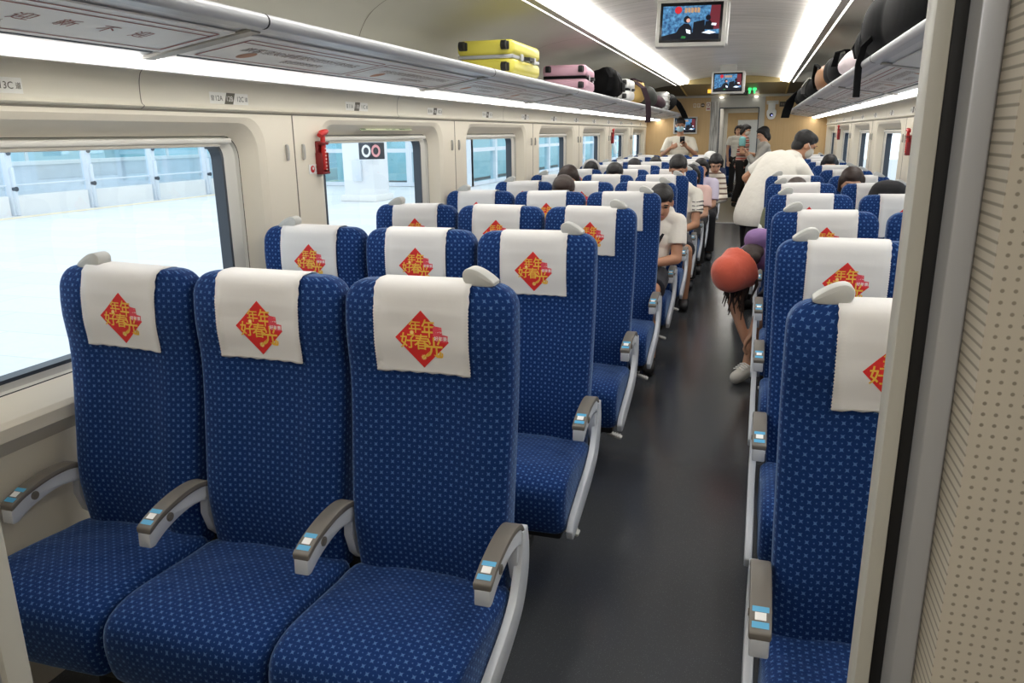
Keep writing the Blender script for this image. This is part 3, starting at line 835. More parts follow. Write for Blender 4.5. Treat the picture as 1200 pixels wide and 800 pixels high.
nw = MB(); nw.box(-1.95, -.70, Y3, Y3+.05, 0, 2.3); nw.box(.0, 1.15, Y3, Y3+.05, 0, 2.3); nw.box(-.70, .0, Y3, Y3+.05, 1.98, 2.3)
struct(nw.build('wall_back', mat('pale_door_surround', (222, 220, 212), .4)))
for s in (-1, 1):
    q = MB(); q.box(X(s, 1.56), X(s, 1.58), Y3+.05, YE2, 0, .9); q.box(X(s, 1.56), X(s, 1.58), Y3+.05, YE2, 1.5, 2.3); 
    for i in range(8): q.box(X(s, 1.56), X(s, 1.58), Y3+.05+i*1.85, Y3+.55+i*1.85, .9, 1.5)
    struct(q.build('wall_'+SIDE[s], CREAM))
q = MB(); q.box(-1.9, 1.1, Y3, YE2, 2.3, 2.34); struct(q.build('ceiling', CEIL))
q = MB(); q.box(-1.9, -.78, YE2, YE2+.05, 0, 2.3); q.box(.07, 1.1, YE2, YE2+.05, 0, 2.3); q.box(-.78, .07, YE2, YE2+.05, 2.0, 2.3); struct(q.build('wall_end', WOOD))
q = MB(); q.box(-.78, .07, YE2+.02, YE2+.06, 0, 2.0); struct(q.build('door_4', mat('far_door_white', (226, 226, 222), .4)))
for s in (-1, 1):
    q = MB(); q.box(X(s, .82), X(s, .66), Y3+.1, YE2-.8, 2.27, 2.29)
    tag(q.build('ceiling_light', mat('far_light', (255, 255, 255), .6, emit=(1, .96, .9), es=3)), 'ceiling light strip in the next carriage, %s side, beyond the doorway' % SIDE[s], 'ceiling light')
    q = MB(); q.box(X(s, 1.27), X(s, 1.23), Y3+.1, YE2-.1, 1.74, 1.76); tag(q.build('rack_light', MATS['far_light']), 'strip light under the %s rack of the next carriage' % SIDE[s], 'strip light')
    k = empty('luggage_rack'); q = MB(); q.prism([(X(s, 1.47), 1.78), (X(s, .86), 1.83), (X(s, .86), 1.85), (X(s, 1.47), 1.80)], 'y', Y3+.1, YE2-.05); q.build('deck', RACK, k)
    q = MB(); q.tube([(X(s, .85), Y3+.1, 1.842), (X(s, .85), YE2-.05, 1.842)], .019, 10); q.build('edge_rail', NOSE, k)
    tag(k, 'grey luggage rack on the %s side of the next carriage, beyond the doorway' % SIDE[s], 'luggage rack')
q = MB(); q.box(-.70, -.05, Y2+.6, Y3-.6, 2.068, 2.079); tag(q.build('ceiling_light', mat('passage_fill_light', (255, 255, 255), .6, emit=(1, .96, .9), es=2.0)), 'added light panel on the ceiling of the passage between the two carriages', 'ceiling light')  # glowing panel added because the passage needs light; no lamp is seen there
vl = empty('ceiling_light', (-.35, -.6, 2.29)); q = MB(); q.box(-.55, .55, -.11, .11, -.018, -.004, .005); q.build('diffuser', mat('vestibule_fill_light', (255, 255, 255), .6, emit=(1, .96, .9), es=13), vl)  # unseen fill lamp with made-up housing, added to brighten the perforated panel
q = MB(); q.box(-.57, .57, -.13, .13, -.008, .010, .003); q.build('housing', SILVER, vl); tag(vl, 'added unseen fill light on the entrance vestibule ceiling', 'ceiling light')
p3 = proto3
for k in range(7):
    o = copy_tree(proto3); o.location = (XL-.02, Y3+1.2+PITCH*k, 0)
    tag(o, 'blue bench in the next carriage beyond the doorway, %s in its line' % ORD[k].replace('front', 'first'), 'train seat', 'benches in the next carriage')
# ------------------------------------------------------------------ screens, signs, hammers
def m_screen():
    m = mat('screen_blue', (20, 50, 90), .3, emit=(.05, .2, .4), es=1)
    co = objco(m)
    rp = N(m, 'ShaderNodeValToRGB'); L(m, noise(m, 55, co, 4, .7), rp.inputs[0])
    rp.color_ramp.elements[0].position = .35; rp.color_ramp.elements[1].position = .7
    rp.color_ramp.elements[0].color = (*lin((18, 50, 92)), 1); rp.color_ramp.elements[1].color = (*lin((84, 138, 176)), 1)
    L(m, rp.outputs[0], bsdf(m).inputs['Emission Color']); L(m, rp.outputs[0], bsdf(m).inputs['Base Color'])
    return m
SCR = m_screen()
BEZ = mat('black_bezel', (10, 12, 18), .25)
SD = mat('screen_dark', (8, 12, 22), .3, emit=lin((14, 18, 32)), es=.5)
SR = mat('screen_red', (170, 30, 40), .3, emit=lin((185, 35, 45)), es=.8)
SW = mat('screen_white', (220, 225, 235), .3, emit=lin((215, 225, 240)), es=.9)
SG = mat('screen_gold', (170, 130, 90), .3, emit=lin((165, 130, 95)), es=.8)
SK = mat('screen_skin', (200, 150, 130), .3, emit=lin((200, 150, 130)), es=.8)
SGR = mat('screen_green', (40, 110, 60), .3, emit=lin((40, 120, 60)), es=.7)
SMR = mat('screen_maroon', (90, 30, 40), .3, emit=lin((96, 34, 44)), es=.8)
def make_tv(loc, w, h, tilt=0, wall=False, d=.06):
    t = empty('television', loc); t.rotation_euler = (tilt, 0, 0)
    c = MB(); bz = .022
    c.box(-w/2, w/2, 0, d, -h/2, h/2, .008)
    c.build('casing', mat('tv_casing', (206, 204, 198), .35), t)
    b = MB(); b.box(-w/2+bz, w/2-bz, -.004, .004, -h/2+bz*1.1, h/2-bz*.8, .002); b.build('bezel', BEZ, t)
    q = MB(); W, H = w-2*bz-.03, h-2*bz-.03
    def P(u, v, e): return (-W/2+u*W, -.0045-e, -H/2+v*H)
    def poly(pts, mi, e): q.add([P(u, v, e*.0002) for u, v in pts], [tuple(range(len(pts)))], mi)
    def disc(u, v, r, mi, e, k=1): poly([(u+r*math.cos(a)*H/W, v+k*r*math.sin(a)) for a in np.linspace(0, 2*PI, 20, endpoint=False)], mi, e)
    poly([(0, 0), (1, 0), (1, 1), (0, 1)], 0, 0)
    poly([(.80, .3), (1, .3), (1, 1), (.84, 1)], 7, 1)
    poly([(0, 0), (1, 0), (1, .16), (.62, .20), (.3, .24), (0, .12)], 1, 2)
    disc(.27, .88, .11, 2, 3)
    for i in range(5): poly([(.38+i*.055, .80+.02*(i % 2)), (.425+i*.055, .79), (.428+i*.055, .93), (.385+i*.055, .95)], 4, 3)
    poly([(.22, .12), (.30, .36), (.38, .48), (.47, .47), (.52, .36), (.54, .12)], 1, 4)   # seated figure
    disc(.43, .60, .10, 1, 5); disc(.455, .57, .06, 5, 6)
    poly([(.42, .32), (.50, .28), (.51, .17), (.44, .20)], 3, 6)
    poly([(.54, .10), (.55, .52), (.74, .58), (.76, .10)], 1, 5)
    disc(.80, .64, .08, 1, 6); poly([(.74, .30), (.76, .52), (.84, .56), (.90, .40), (.90, .28)], 1, 6)
    poly([(.70, .20), (.84, .16), (.95, .20), (.82, .27)], 3, 7); poly([(.86, .42), (.94, .40), (.95, .47), (.87, .48)], 3, 7)
    poly([(.34, .05), (.42, .04), (.43, .10), (.36, .12)], 6, 7)
    q.build('screen', [SCR, SD, SR, SW, SG, SK, SGR, SMR], t)
    if not wall:
        s_ = MB(); s_.box(-.10, .10, .015, d-.01, h/2-.005, h/2+.095, .004); s_.build('mount', mat('tv_mount', (190, 188, 182), .4), t)
        g = MB(); g.box(w/2-.002, w/2+.012, .03, .10, -h/2+.02, h/2-.01, .004); g.build('side_cover', WHITEC, t)
    return t
t = make_tv((-.415, 4.9, 2.165), .40, .262, -.10); t.rotation_euler = (-.10, .02, 0)
tag(t, 'large ceiling-hung television showing a news studio, nearest the camera', 'television')
t = make_tv((-.405, 10.6, 2.155), .40, .27, -.06); tag(t, 'smaller-looking ceiling-hung television near the far soffit, beyond the first one', 'television')
t = make_tv((-1.205, YEND-.062, 1.665), .40, .285, 0, True, .06); tag(t, 'television fixed on the beige end wall behind the masked man', 'television')
t = make_tv((-.32, 21.6, 2.16), .40, .24, 0); tag(t, 'television hanging in the next carriage, seen above the attendant through the doorway', 'television')
# green occupied-toilet sign (two standing figures)
g = MB()
for i, x in enumerate((-.043, .030)):
    g.ell((x, 0, .052), (.015, .006, .017), 0, 12)
    g.prism([(x-.024, .034), (x+.024, .034), (x+(.034 if i else .026), -.018), (x+.014, -.018), (x+.013, -.068), (x-.013, -.068), (x-.014, -.018), (x-(.034 if i else .026), -.018)], 'y', -.004, .004)
o = g.build('toilet_sign', mat('green_sign_light', (60, 220, 120), .4, emit=lin((60, 225, 120)), es=1.3), loc=(-.122, 13.3, 2.200)); tag(o, 'small green lit toilet sign with two figures, under the soffit above the far door', 'sign')
e = empty('destination_display', (-.33, 13.4, 2.148)); q = MB(); q.box(-.145, .145, 0, .05, -.042, .042, .004); q.box(-.03, .03, .015, .035, .04, .075); q.build('housing', mat('display_housing', (120, 112, 88), .4), e)
q = MB(); q.box(-.13, .13, -.004, 0, -.032, .032); q.build('display', BEZ, e)
q = MB()
for i in range(9): q.box(-.11+i*.025, -.095+i*.025, -.0055, -.004, -.012, .010)
q.build('characters', mat('dim_led', (90, 84, 70), .5), e); tag(e, 'small black passenger display hanging under the soffit above the far door', 'display')
q = MB(); q.tube([(0, 0, 0), (0, .012, 0)], .042, 20); q.box(-.05, .05, .010, .03, -.06, .05, .003); o = q.build('indicator_lamp', mat('amber_lamp', (240, 180, 60), .4, emit=lin((240, 175, 60)), es=1.2), loc=(-.776, 13.35, 2.205)); o.scale = (.8, 1, .8)
tag(o, 'small amber indicator lamp under the soffit left of the far display', 'indicator')
# camera dome and plates on the end wall
e = empty('security_camera', (.195, YEND-.01, 1.86))
q = MB(); q.box(-.055, .055, -.06, .01, .03, .15, .012); q.build('bracket', WHITEC, e)
q = MB(); q.prism(cat_rom([(-.06, .04), (.06, .04), (.075, -.03), (.05, -.10), (0, -.118), (-.05, -.10), (-.075, -.03)], 3, True), 'y', -.11, 0, .012); q.build('housing', WHITEC, e)
q = MB(); q.ell((0, -.115, -.045), (.032, .02, .032), 0, 16); q.build('lens', mat('camera_lens', (30, 34, 70), .15), e)
q = MB(); q.ell((.008, -.132, -.052), (.010, .006, .010), 0, 12); q.build('indicator', mat('violet_led', (150, 150, 255), .3, emit=lin((170, 170, 255)), es=2), e)
tag(e, 'white security camera housing on the beige wall right of the far door', 'security camera')
q = MB(); q.box(.11, .30, YEND-.012, YEND, 1.985, 2.045, .003); tag(q.build('wall_plate', mat('pale_plate', (214, 212, 204), .4)), 'pale rectangular plate above the security camera', 'plate')
q = MB(); q.box(.315, .475, YEND-.014, YEND, 1.945, 2.025, .003, 0)
for i in range(4): q.box(.335+i*.033, .357+i*.033, YEND-.0155, YEND-.0135, 1.97, 2.0, 0, 1)
tag(q.build('dark_sign', [mat('dark_sign', (58, 52, 44), .4), mat('sign_marks', (120, 112, 98), .5)]), 'small dark sign on the beige wall right of the security camera', 'sign')
# pictograms on the left of the door
q = MB(); zc = 1.995; IC = mat('pale_pictogram', (236, 230, 216), .5); ID = mat('dark_pictogram', (92, 74, 52), .5)
def yq(x0, x1, z0, z1, mi, e=0): q.box(x0, x1, YEND-.003-e, YEND, z0, z1, 0, mi)
yq(-1.085, -1.04, zc-.035, zc+.03, 0); yq(-1.076, -1.049, zc-.026, zc+.021, 2, .001)
yq(-1.02, -.975, zc-.035, zc+.03, 0); yq(-1.012, -.995, zc-.026, zc+.022, 2, .001); yq(-.99, -.982, zc-.02, zc+.022, 2, .001)
q.tube([(-.93, YEND-.004, zc), (-.93, YEND, zc)], .034, 20, 1); q.box(-.955, -.905, YEND-.006, YEND, zc-.005, zc+.005, 0, 0, mtx=None)
yq(-.872, -.80, zc-.09, zc+.05, 0); q.tube([(-.836, YEND-.006, zc+.005), (-.836, YEND-.002, zc+.005)], .028, 20, 3); q.tube([(-.836, YEND-.007, zc+.005), (-.836, YEND-.002, zc+.005)], .018, 20, 0)
yq(-.862, -.81, zc-.075, zc-.045, 3, .001)
tag(q.build('pictogram_row', [IC, ID, WOOD, mat('rose_pictogram', (188, 120, 120), .5)]), 'row of small pale pictograms on the beige wall left of the far door', 'sign')
# emergency hammers
HR = mat('hammer_red', (190, 36, 34), .4); HR2 = mat('hammer_dark_red', (120, 18, 20), .5); STEEL = mat('steel_tip', (190, 190, 190), .3, metal=.8)
def make_hammer(s, y, z, lab):
    e = empty('emergency_hammer', (X(s, DW), y, z)); e.scale = (-s*1, .9, .84)
    # local +x points into the cabin after the mirror
    q = MB(); q.box(0, .014, -.032, .032, -.115, .05, .004); q.box(0, .032, -.036, -.024, -.115, -.01, .003); q.box(0, .032, .024, .036, -.115, -.01, .003); q.box(0, .034, -.036, .036, -.122, -.110, .003); q.box(0, .04, -.03, .026, .03, .045, .003); q.build('holder', HR2, e)
    q = MB(); q.tube([(.026, -.004, -.10), (.026, -.004, -.02), (.028, -.004, .075)], [.013, .013, .011], 12); q.build('grip', HR, e)
    q = MB()
    for i in range(7): q.box(.0375, .0395, -.010, .002, -.10+i*.018, -.094+i*.018)
    q.build('grip_ribs', mat('hammer_ribs', (232, 200, 190), .5), e)
    q = MB(); q.tube([(.028, -.034, .078), (.028, -.012, .090), (.028, .012, .094), (.028, .034, .10)], [.012, .017, .017, .012], 12); q.build('head', HR, e)
    q = MB(); q.tube([(.028, .034, .10), (.028, .052, .104)], [.009, .005], 12); q.build('tip', STEEL, e)
    tag(e, lab, 'emergency hammer', 'red emergency hammers on the walls'); return e
make_hammer(-1, 3.14, 1.49, 'red emergency hammer beside the second left window, nearest the camera')
make_hammer(-1, 10.62, 1.52, 'red emergency hammer far down the left wall near the beige end wall')
make_hammer(1, 11.75, 1.53, 'red emergency hammer far down the right wall near the beige end wall')
make_hammer(1, 6.42, 1.47, 'red emergency hammer on the right wall partly behind the pale door frame')
q = MB()
d = X(-1, DW-.001)
q.box(d, d+.0015, 3.045, 3.155, 1.392, 1.432, 0, 0); q.tube([(d+.001, 3.075, 1.412), (d+.0025, 3.075, 1.412)], .0155, 20, 1); q.tube([(d+.002, 3.078, 1.415), (d+.003, 3.078, 1.415)], .007, 12, 0)
q.box(d+.001, d+.002, 3.105, 3.15, 1.414, 1.426, 0, 2); q.box(d+.001, d+.002, 3.105, 3.15, 1.398, 1.406, 0, 3)
tag(q.build('warning_sticker', [WHITEC, HR, mat('olive_print', (110, 126, 60), .6), mat('grey_print', (150, 150, 140), .6)]), 'small white sticker with red round symbol below the nearest emergency hammer', 'sticker')
# glow-strip notice above the second left window
q = MB()
def gs(y): return X(-1, DW+.0355), y
for (y0, y1, z0, z1, mi, e) in [(3.60, 4.22, 1.572, 1.602, 0, 0), (3.61, 3.66, 1.578, 1.598, 1, .001), (3.67, 3.70, 1.586, 1.596, 1, .001), (3.80, 3.86, 1.586, 1.596, 2, .001), (3.90, 3.94, 1.58, 1.598, 2, .001), (3.97, 4.01, 1.58, 1.598, 2, .001), (4.06, 4.10, 1.578, 1.594, 1, .001), (4.11, 4.13, 1.578, 1.594, 1, .001), (4.14, 4.20, 1.582, 1.592, 2, .001)]:
    q.box(-.001-0, .0012+e, y0, y1, z0-1.587, z1-1.587, 0, mi)
o = q.build('escape_notice', [mat('pale_green_strip', (188, 194, 164), .5), mat('notice_dark', (70, 84, 60), .5), mat('notice_grey', (126, 138, 110), .5)], loc=(X(-1, DW+.036), 0, 1.587))
o.rotation_euler = (0, -.95, 0)
tag(o, 'narrow pale green notice strip above the second window on the left wall', 'notice')

# ------------------------------------------------------------------ outside
def m_paving():
    m = mat('platform_paving', (226, 226, 224), .5)
    b = N(m, 'ShaderNodeTexBrick'); b.inputs['Scale'].default_value = 1.0; b.inputs['Brick Width'].default_value = 1.2; b.inputs['Row Height'].default_value = .6; b.inputs['Mortar Size'].default_value = .006
    b.inputs['Color1'].default_value = (*lin((232, 232, 230)), 1); b.inputs['Color2'].default_value = (*lin((222, 224, 224)), 1); b.inputs['Mortar'].default_value = (*lin((196, 200, 202)), 1)
    L(m, objco(m), b.inputs['Vector'])
    n2 = noise(m, 16, objco(m), 5, .7)
    L(m, mixc(m, math_node(m, 'MULTIPLY', n2, .35), b.outputs[0], lin((176, 190, 202))), bsdf(m).inputs['Base Color'])
    return m
PAV = m_paving()
q = MB(); q.box(-15.6, -2.15, -12, 60, -.30, -.02); struct(q.build('floor', PAV))
q = MB(); q.box(-60, -15.6, -20, 120, -1.2, -1.1); struct(q.build('floor', mat('track_bed', (196, 200, 202), .9)))
q = MB(); q.box(1.35, 60, -20, 80, -1.2, -1.1); struct(q.build('floor', mat('track_bed', (196, 200, 202), .9)))
q = MB(); q.box(-14.9, -14.6, -12, 60, -.019, -.012); struct(q.build('trim_12', mat('safety_line', (234, 220, 190), .6)))
# glass barrier at the far platform edge
POSTM = mat('barrier_post', (214, 222, 230), .4)
GLB = m_glass('barrier_glass', (.90, .96, 1.0), .12)
pys = [8.6+2.1*i for i in range(10)]
for i in range(len(pys)-1):
    e = empty('glass_barrier', (-15.2, pys[i], 0))
    q = MB(); q.box(-.09, .09, -.07, .07, -.02, 1.75, .01); q.box(.08, .16, -.03, .03, 0, 1.0, .01); q.build('post', POSTM, e)
    q = MB(); q.tube([(.10, 0, 1.3), (.13, 0, 1.3)], .05, 12); q.tube([(.10, 0, .55), (.18, 0, .55)], .05, 12); q.build('bolt', GASKET, e)
    q = MB(); q.box(-.015, .015, .1, 1.98, .42, 1.6, 0); q.build('pane', GLB, e)
    q = MB(); q.box(-.05, .05, .09, 1.98, -.02, .40); q.build('kerb', mat('white_kerb', (228, 230, 230), .6), e)
    q = MB(); q.tube([(0, 0, .62), (0, 2.0, .62)], .02, 8); q.tube([(0, 0, 1.62), (0, 2.0, 1.62)], .02, 8); q.build('rail', POSTM, e)
    tag(e, 'glass barrier panel with white post at the far platform edge, %s from the camera end' % ['first', 'second', 'third', 'fourth', 'fifth', 'sixth', 'seventh', 'eighth', 'ninth'][i], 'barrier', 'platform barrier panels outside the window')
# lineside wall and far buildings
q = MB(); q.box(-19.2, -18.9, -10, 80, -1.1, .9, 0, 0); q.box(-19.25, -18.85, -10, 80, .9, 1.0, 0, 1)
tag(q.build('lineside_wall', [m_plastic('concrete_pale', (206, 212, 216), .8, .12), WHITEC]), 'pale concrete wall beyond the track outside the nearest window', 'wall')
TEAL = mat('teal_cladding', (178, 218, 224), .4)
def building(x0, x1, y0, y1, h, lab, m=TEAL):
    e = empty('station_building', ((x0+x1)/2, (y0+y1)/2, 0)); w, l = (x1-x0)/2, (y1-y0)/2
    q = MB(); q.box(-w, w, -l, l, -1.1, h); q.build('wall', m, e)
    q = MB(); n = int(l*2/2.2)
    for i in range(n): q.box(w, w+.06, -l+i*2.2+.1, -l+i*2.2+.22, -1.1, h)
    for z in np.arange(.4, h, 1.6): q.box(w, w+.05, -l, l, z, z+.12)
    q.build('facade_frame', WHITEC, e)
    q = MB(); q.box(-w-.4, w+.8, -l-.4, l+.4, h, h+.35); q.build('roof', WHITEC, e)
    tag(e, lab, 'building')
building(-34, -26, 16, 26.5, 7.5, 'pale teal station building seen at the top of the nearest window, left one')
building(-34, -26, 30, 41, 6.0, 'pale teal station building beyond the barrier, farther along the platform')
building(-40, -30, 46, 74, 9.0, 'large teal glass hall far along the platform')
# platform column and round sign outside the second window
e = empty('platform_column', (-9.4, 17.9, -.02)); q = MB(); q.box(-.42, .42, -.42, .42, 0, 4.6, .03); q.build('shaft', mat('white_column', (232, 234, 236), .5), e); q = MB(); q.box(-.5, .5, -.5, .5, 0, .16, .02); q.build('plinth', WHITEC, e); q = MB(); q.box(-.12, .12, -.50, -.42, .5, 1.0, .01); q.build('box', POSTM, e)
tag(e, 'white square platform column outside the second left window', 'column')
e = empty('round_sign', (-8.75, 17.0, 1.20)); q = MB(); q.box(-.5, .5, -.04, .04, -.30, .34, .02); q.build('board', mat('sign_black', (34, 36, 44), .5), e)
q = MB()
for (r0, r1, x, mi) in ((.13, .22, .16, 0), (.13, .22, -.22, 1)):
    n = 24; vs = []
    for k in range(n): a = 2*PI*k/n; vs += [(x+r0*math.cos(a)*.8, -.045, .02+r0*math.sin(a)*1.1), (x+r1*math.cos(a)*.8, -.045, .02+r1*math.sin(a)*1.1)]
    q.add(vs, [(2*k, 2*k+1, (2*k+3) % (2*n), (2*k+2) % (2*n)) for k in range(n)], mi)
q.build('ring', [mat('ring_rose', (220, 150, 150), .5), WHITEC], e); q = MB(); q.tube([(0, 0, .34), (0, 0, 3.0)], .03, 8); q.build('hanger', POSTM, e)
e.rotation_euler = (0, 0, .55); e.scale = (.6, .6, .6); tag(e, 'dark hanging platform sign with pale rings, outside the second left window', 'sign')
# glass lift tower with diagonal brace, outside windows two to five
e = empty('lift_tower', (-11.5, 27, 0))
q = MB(); q.box(-3, 3, -4, 30, 0, 5); q.build('glazing', GLASS2, e)
q = MB()
for y in np.arange(-4, 30.1, 2.4): q.box(2.9, 3.1, y-.09, y+.09, 0, 5)
for y in (-4,):
    for x in (-3, -1, 1, 3): q.box(x-.1, x+.1, y-.1, y+.1, 0, 5)
for z in (0.05, 1.1, 2.6, 4.9): q.box(2.92, 3.08, -4, 30, z-.06, z+.06); q.box(-3, 3, -4.08, -3.92, z-.06, z+.06)
q.build('frame', POSTM, e)
q = MB(); q.tube([(3.1, -4, 4.4), (3.1, 2, .4)], .13, 8); q.tube([(3.1, 6, 4.4), (3.1, 12, .4)], .13, 8); q.tube([(3.1, 16, 4.4), (3.1, 22, .4)], .13, 8); q.build('brace', WHITEC, e)
q = MB(); q.box(-2.2, 2.2, -3, 28, .1, 4.2); q.build('core', TEAL, e)
tag(e, 'teal glazed station structure with white diagonal braces outside the left windows', 'building')
# right side: pale structure close to the train
e = empty('trackside_screen', (7.5, 8, 0)); q = MB(); q.box(0, .1, -10, 24, -1.1, 3.2); q.build('panel', mat('pale_blue_screen', (206, 222, 236), .5), e)
for k, y in enumerate(np.arange(-9, 24, 2.6)):
    q = MB(); q.box(-.14, .0, y-.06, y+.06, -1.1, 3.2); q.build('post', mat('slate_post', (70, 84, 100), .5), e)
tag(e, 'pale blue trackside screen with dark posts outside the right windows', 'screen wall')

# ------------------------------------------------------------------ light
w = bpy.data.worlds.new('world'); sc.world = w; w.use_nodes = True
bg = w.node_tree.nodes['Background']; bg.inputs[0].default_value = (.86, .94, 1.0, 1); bg.inputs[1].default_value = 1.4
sc.view_settings.view_transform = 'Standard'; sc.view_settings.look = 'None'; sc.view_settings.gamma = 1; sc.view_settings.use_curve_mapping = False
sc.view_settings.exposure = .33
sc.cycles.use_denoising = True
sc.cycles.max_bounces = 10; sc.cycles.diffuse_bounces = 6; sc.cycles.transparent_max_bounces = 12
sc.cycles.sample_clamp_indirect = 6
sc.cycles.use_adaptive_sampling = True; sc.cycles.adaptive_threshold = .015
# ------------------------------------------------------------------ luggage on the racks
BLK = mat('black_nylon', lrgb=(.0035, .0035, .004), rough=.75, spec=.15); BLK2 = mat('black_webbing', lrgb=(.004, .004, .0045), rough=.8, spec=.15); WHL = mat('wheel_black', (20, 20, 22), .5)
def fuse(prims, voxel=.008, smooth=3, name='blob', m=None, parent=None, loc=None):
    """overlapping closed shapes fused into one continuous skin"""
    mb = prims
    me = bpy.data.meshes.new('tmp'); me.from_pydata([tuple(v) for v in mb.v], [], mb.f); me.update()
    b = bmesh.new(); b.from_mesh(me); bmesh.ops.recalc_face_normals(b, faces=b.faces[:]); b.to_mesh(me); b.free()
    o = bpy.data.objects.new('tmp', me); COL.objects.link(o)
    r = o.modifiers.new('r', 'REMESH'); r.mode = 'VOXEL'; r.voxel_size = voxel; r.use_smooth_shade = True
    if smooth:
        q = o.modifiers.new('s', 'SMOOTH'); q.factor = .5; q.iterations = smooth
    dg = bpy.context.evaluated_depsgraph_get(); dg.update()
    out = bpy.data.meshes.new_from_object(o.evaluated_get(dg), depsgraph=dg)
    bpy.data.objects.remove(o); bpy.data.meshes.remove(me)
    out.name = name
    out.materials.clear()
    for x in (m if isinstance(m, (list, tuple)) else [m]): out.materials.append(x)
    out.polygons.foreach_set('material_index', [0]*len(out.polygons))
    out.polygons.foreach_set('use_smooth', [True]*len(out.polygons))
    res = bpy.data.objects.new(name, out); COL.objects.link(res)
    if parent: res.parent = parent
    if loc: res.location = loc
    return res
def suitcase(loc, rz, w, l, h, shell, band, lab, tilt=0):
    """lying flat; local -y end carries the four wheels, w across, l along y, h high"""
    e = empty('suitcase', loc, rz); e.rotation_euler = (tilt, 0, rz)
    hh = h/2
    for nm, z0, z1 in (('lower_shell', 0.012, hh-.006), ('upper_shell', hh+.006, h-.012)):
        q = MB(); q.box(-w/2, w/2, 0, l, z0, z1, .03, seg=4)
        for i in range(5):
            x = -w*.34+i*w*.17
            zt = h-.013 if nm[0] == 'u' else .012
            q.box(x-.012, x+.012, .05, l-.05, zt-.002, zt+.004, .002)
        q.build(nm, shell, e)
    q = MB(); q.box(-w/2+.006, w/2-.006, .006, l-.006, hh-.010, hh+.010, .004); q.build('zip_band', band, e)
    for x in (-w/2+.045, w/2-.045):
        for z in (.045, h-.045):
            q = MB(); q.box(x-.022, x+.022, -.012, .004, z-.022, z+.022, .006); q.tube([(x-.014, -.028, z), (x+.014, -.028, z)], .024, 16); q.build('wheel', WHL, e)
    q = MB(); q.ribbon([(w/2, l*.38, hh), (w/2+.022, l*.42, hh), (w/2+.022, l*.58, hh), (w/2, l*.62, hh)], .02, .01, (0, 0, 1)); q.build('carry_handle', WHL, e)
    q = MB(); q.box(w/2-.002, w/2+.008, l*.24, l*.30, hh-.02, hh+.02, .003); q.box(w/2-.002, w/2+.008, l*.70, l*.76, hh-.02, hh+.02, .003); q.build('clasp', SILVER, e)
    tag(e, lab, 'suitcase'); return e
YEL = mat('yellow_shell', (226, 216, 92), .35); PKS = mat('pink_shell', (224, 178, 196), .4)
suitcase((-1.455, 4.22, 1.862), 0, .33, .56, .20, YEL, SILVER, 'yellow hard-shell suitcase lying on the left luggage rack, wheels towards the camera')
suitcase((-1.43, 6.0, 1.862), .10, .34, .60, .205, PKS, BLK, 'pink hard-shell suitcase with black band on the left luggage rack')
def bag_left():
    e = empty('backpack', (-1.35, 7.12, 1.862)); p = MB()
    p.ell((0, .12, .12), (.15, .22, .125), p=.75, n=100); p.ell((.03, .02, .15), (.11, .12, .11)); p.ell((.10, .18, .09), (.06, .14, .08)); p.ell((-.02, .25, .17), (.1, .1, .08))
    fuse(p, .011, 10, 'body', BLK, e)
    q = MB(); q.ribbon([(.12, -.05, .22), (.17, -.06, .12), (.16, -.02, .02), (.12, .06, -.0)], .035, .006, (0, 1, 0)); q.build('strap', BLK2, e)
    q = MB(); q.ribbon([(.05, -.09, .24), (.10, -.13, .16), (.08, -.12, .05)], .035, .006, (1, .3, 0)); q.build('strap', BLK2, e)
    q = MB(); q.box(.145, .16, .10, .28, .05, .13, .006); q.build('pocket', BLK2, e)
    tag(e, 'black backpack slumped against the pink suitcase on the left rack', 'backpack')
bag_left()
suitcase((-1.38, 8.0, 1.862), 0, .26, .40, .22, mat('white_shell', (226, 226, 224), .4), BLK, 'white hard-shell case standing beyond the black backpack on the left rack')
def soft(name, loc, prims, m, lab, cat, straps=(), vox=.012, sm=BLK2, rz=0):
    e = empty(name, loc, rz); p = MB()
    for c, r in prims: p.ell(c, r, p=.85, n=100)
    fuse(p, vox, 20, 'body', m, e)
    for i, (pts, w) in enumerate(straps):
        q = MB(); q.ribbon(pts, w, .010, (.9, .45, 0)); q.build('strap', sm, e)
    tag(e, lab, cat); return e
soft('tote_bag', (-1.34, 8.95, 1.862), [((0, 0, .11), (.13, .13, .11)), ((0, .08, .16), (.10, .12, .09)), ((.03, .02, .18), (.08, .10, .07))], mat('tan_canvas', (206, 172, 104), .8), 'tan canvas bag with dark strap hanging over the left rack edge', 'bag',
     [([(.02, -.12, .23), (.12, -.13, .16), (.17, -.10, .02), (.175, -.06, -.12), (.165, -.04, -.20)], .06), ([(-.08, -.08, .2), (0, -.12, .26), (.1, -.06, .22)], .04)], sm=mat('dark_plum_webbing', (46, 26, 36), .8))
soft('holdall', (-1.34, 9.85, 1.862), [((0, 0, .12), (.13, .22, .12)), ((.02, .15, .10), (.11, .2, .10))], mat('charcoal_nylon', (44, 46, 42), .8), 'charcoal holdall beyond the tan bag on the left rack', 'bag')
soft('shoulder_bag', (-1.33, 10.75, 1.862), [((0, 0, .08), (.12, .30, .085)), ((.02, .2, .07), (.1, .2, .07))], mat('dark_plum_cloth', (58, 34, 44), .85), 'dark plum patterned bag lying on the left rack before the silver case', 'bag')
def silver_case():
    e = empty('silver_case', (-1.36, 11.35, 1.862)); q = MB(); q.box(-.13, .13, 0, .3, 0, .24, .03, seg=3); q.build('shell', mat('silver_shell', (196, 196, 194), .25, metal=.5), e)
    q = MB()
    for z in (.06, .12, .18): q.box(-.132, .132, -.003, .303, z-.008, z+.008, .003)
    q.build('rib', mat('silver_rib', (160, 160, 160), .3, metal=.5), e); tag(e, 'silver metallic case near the far end of the left rack', 'suitcase')
silver_case()
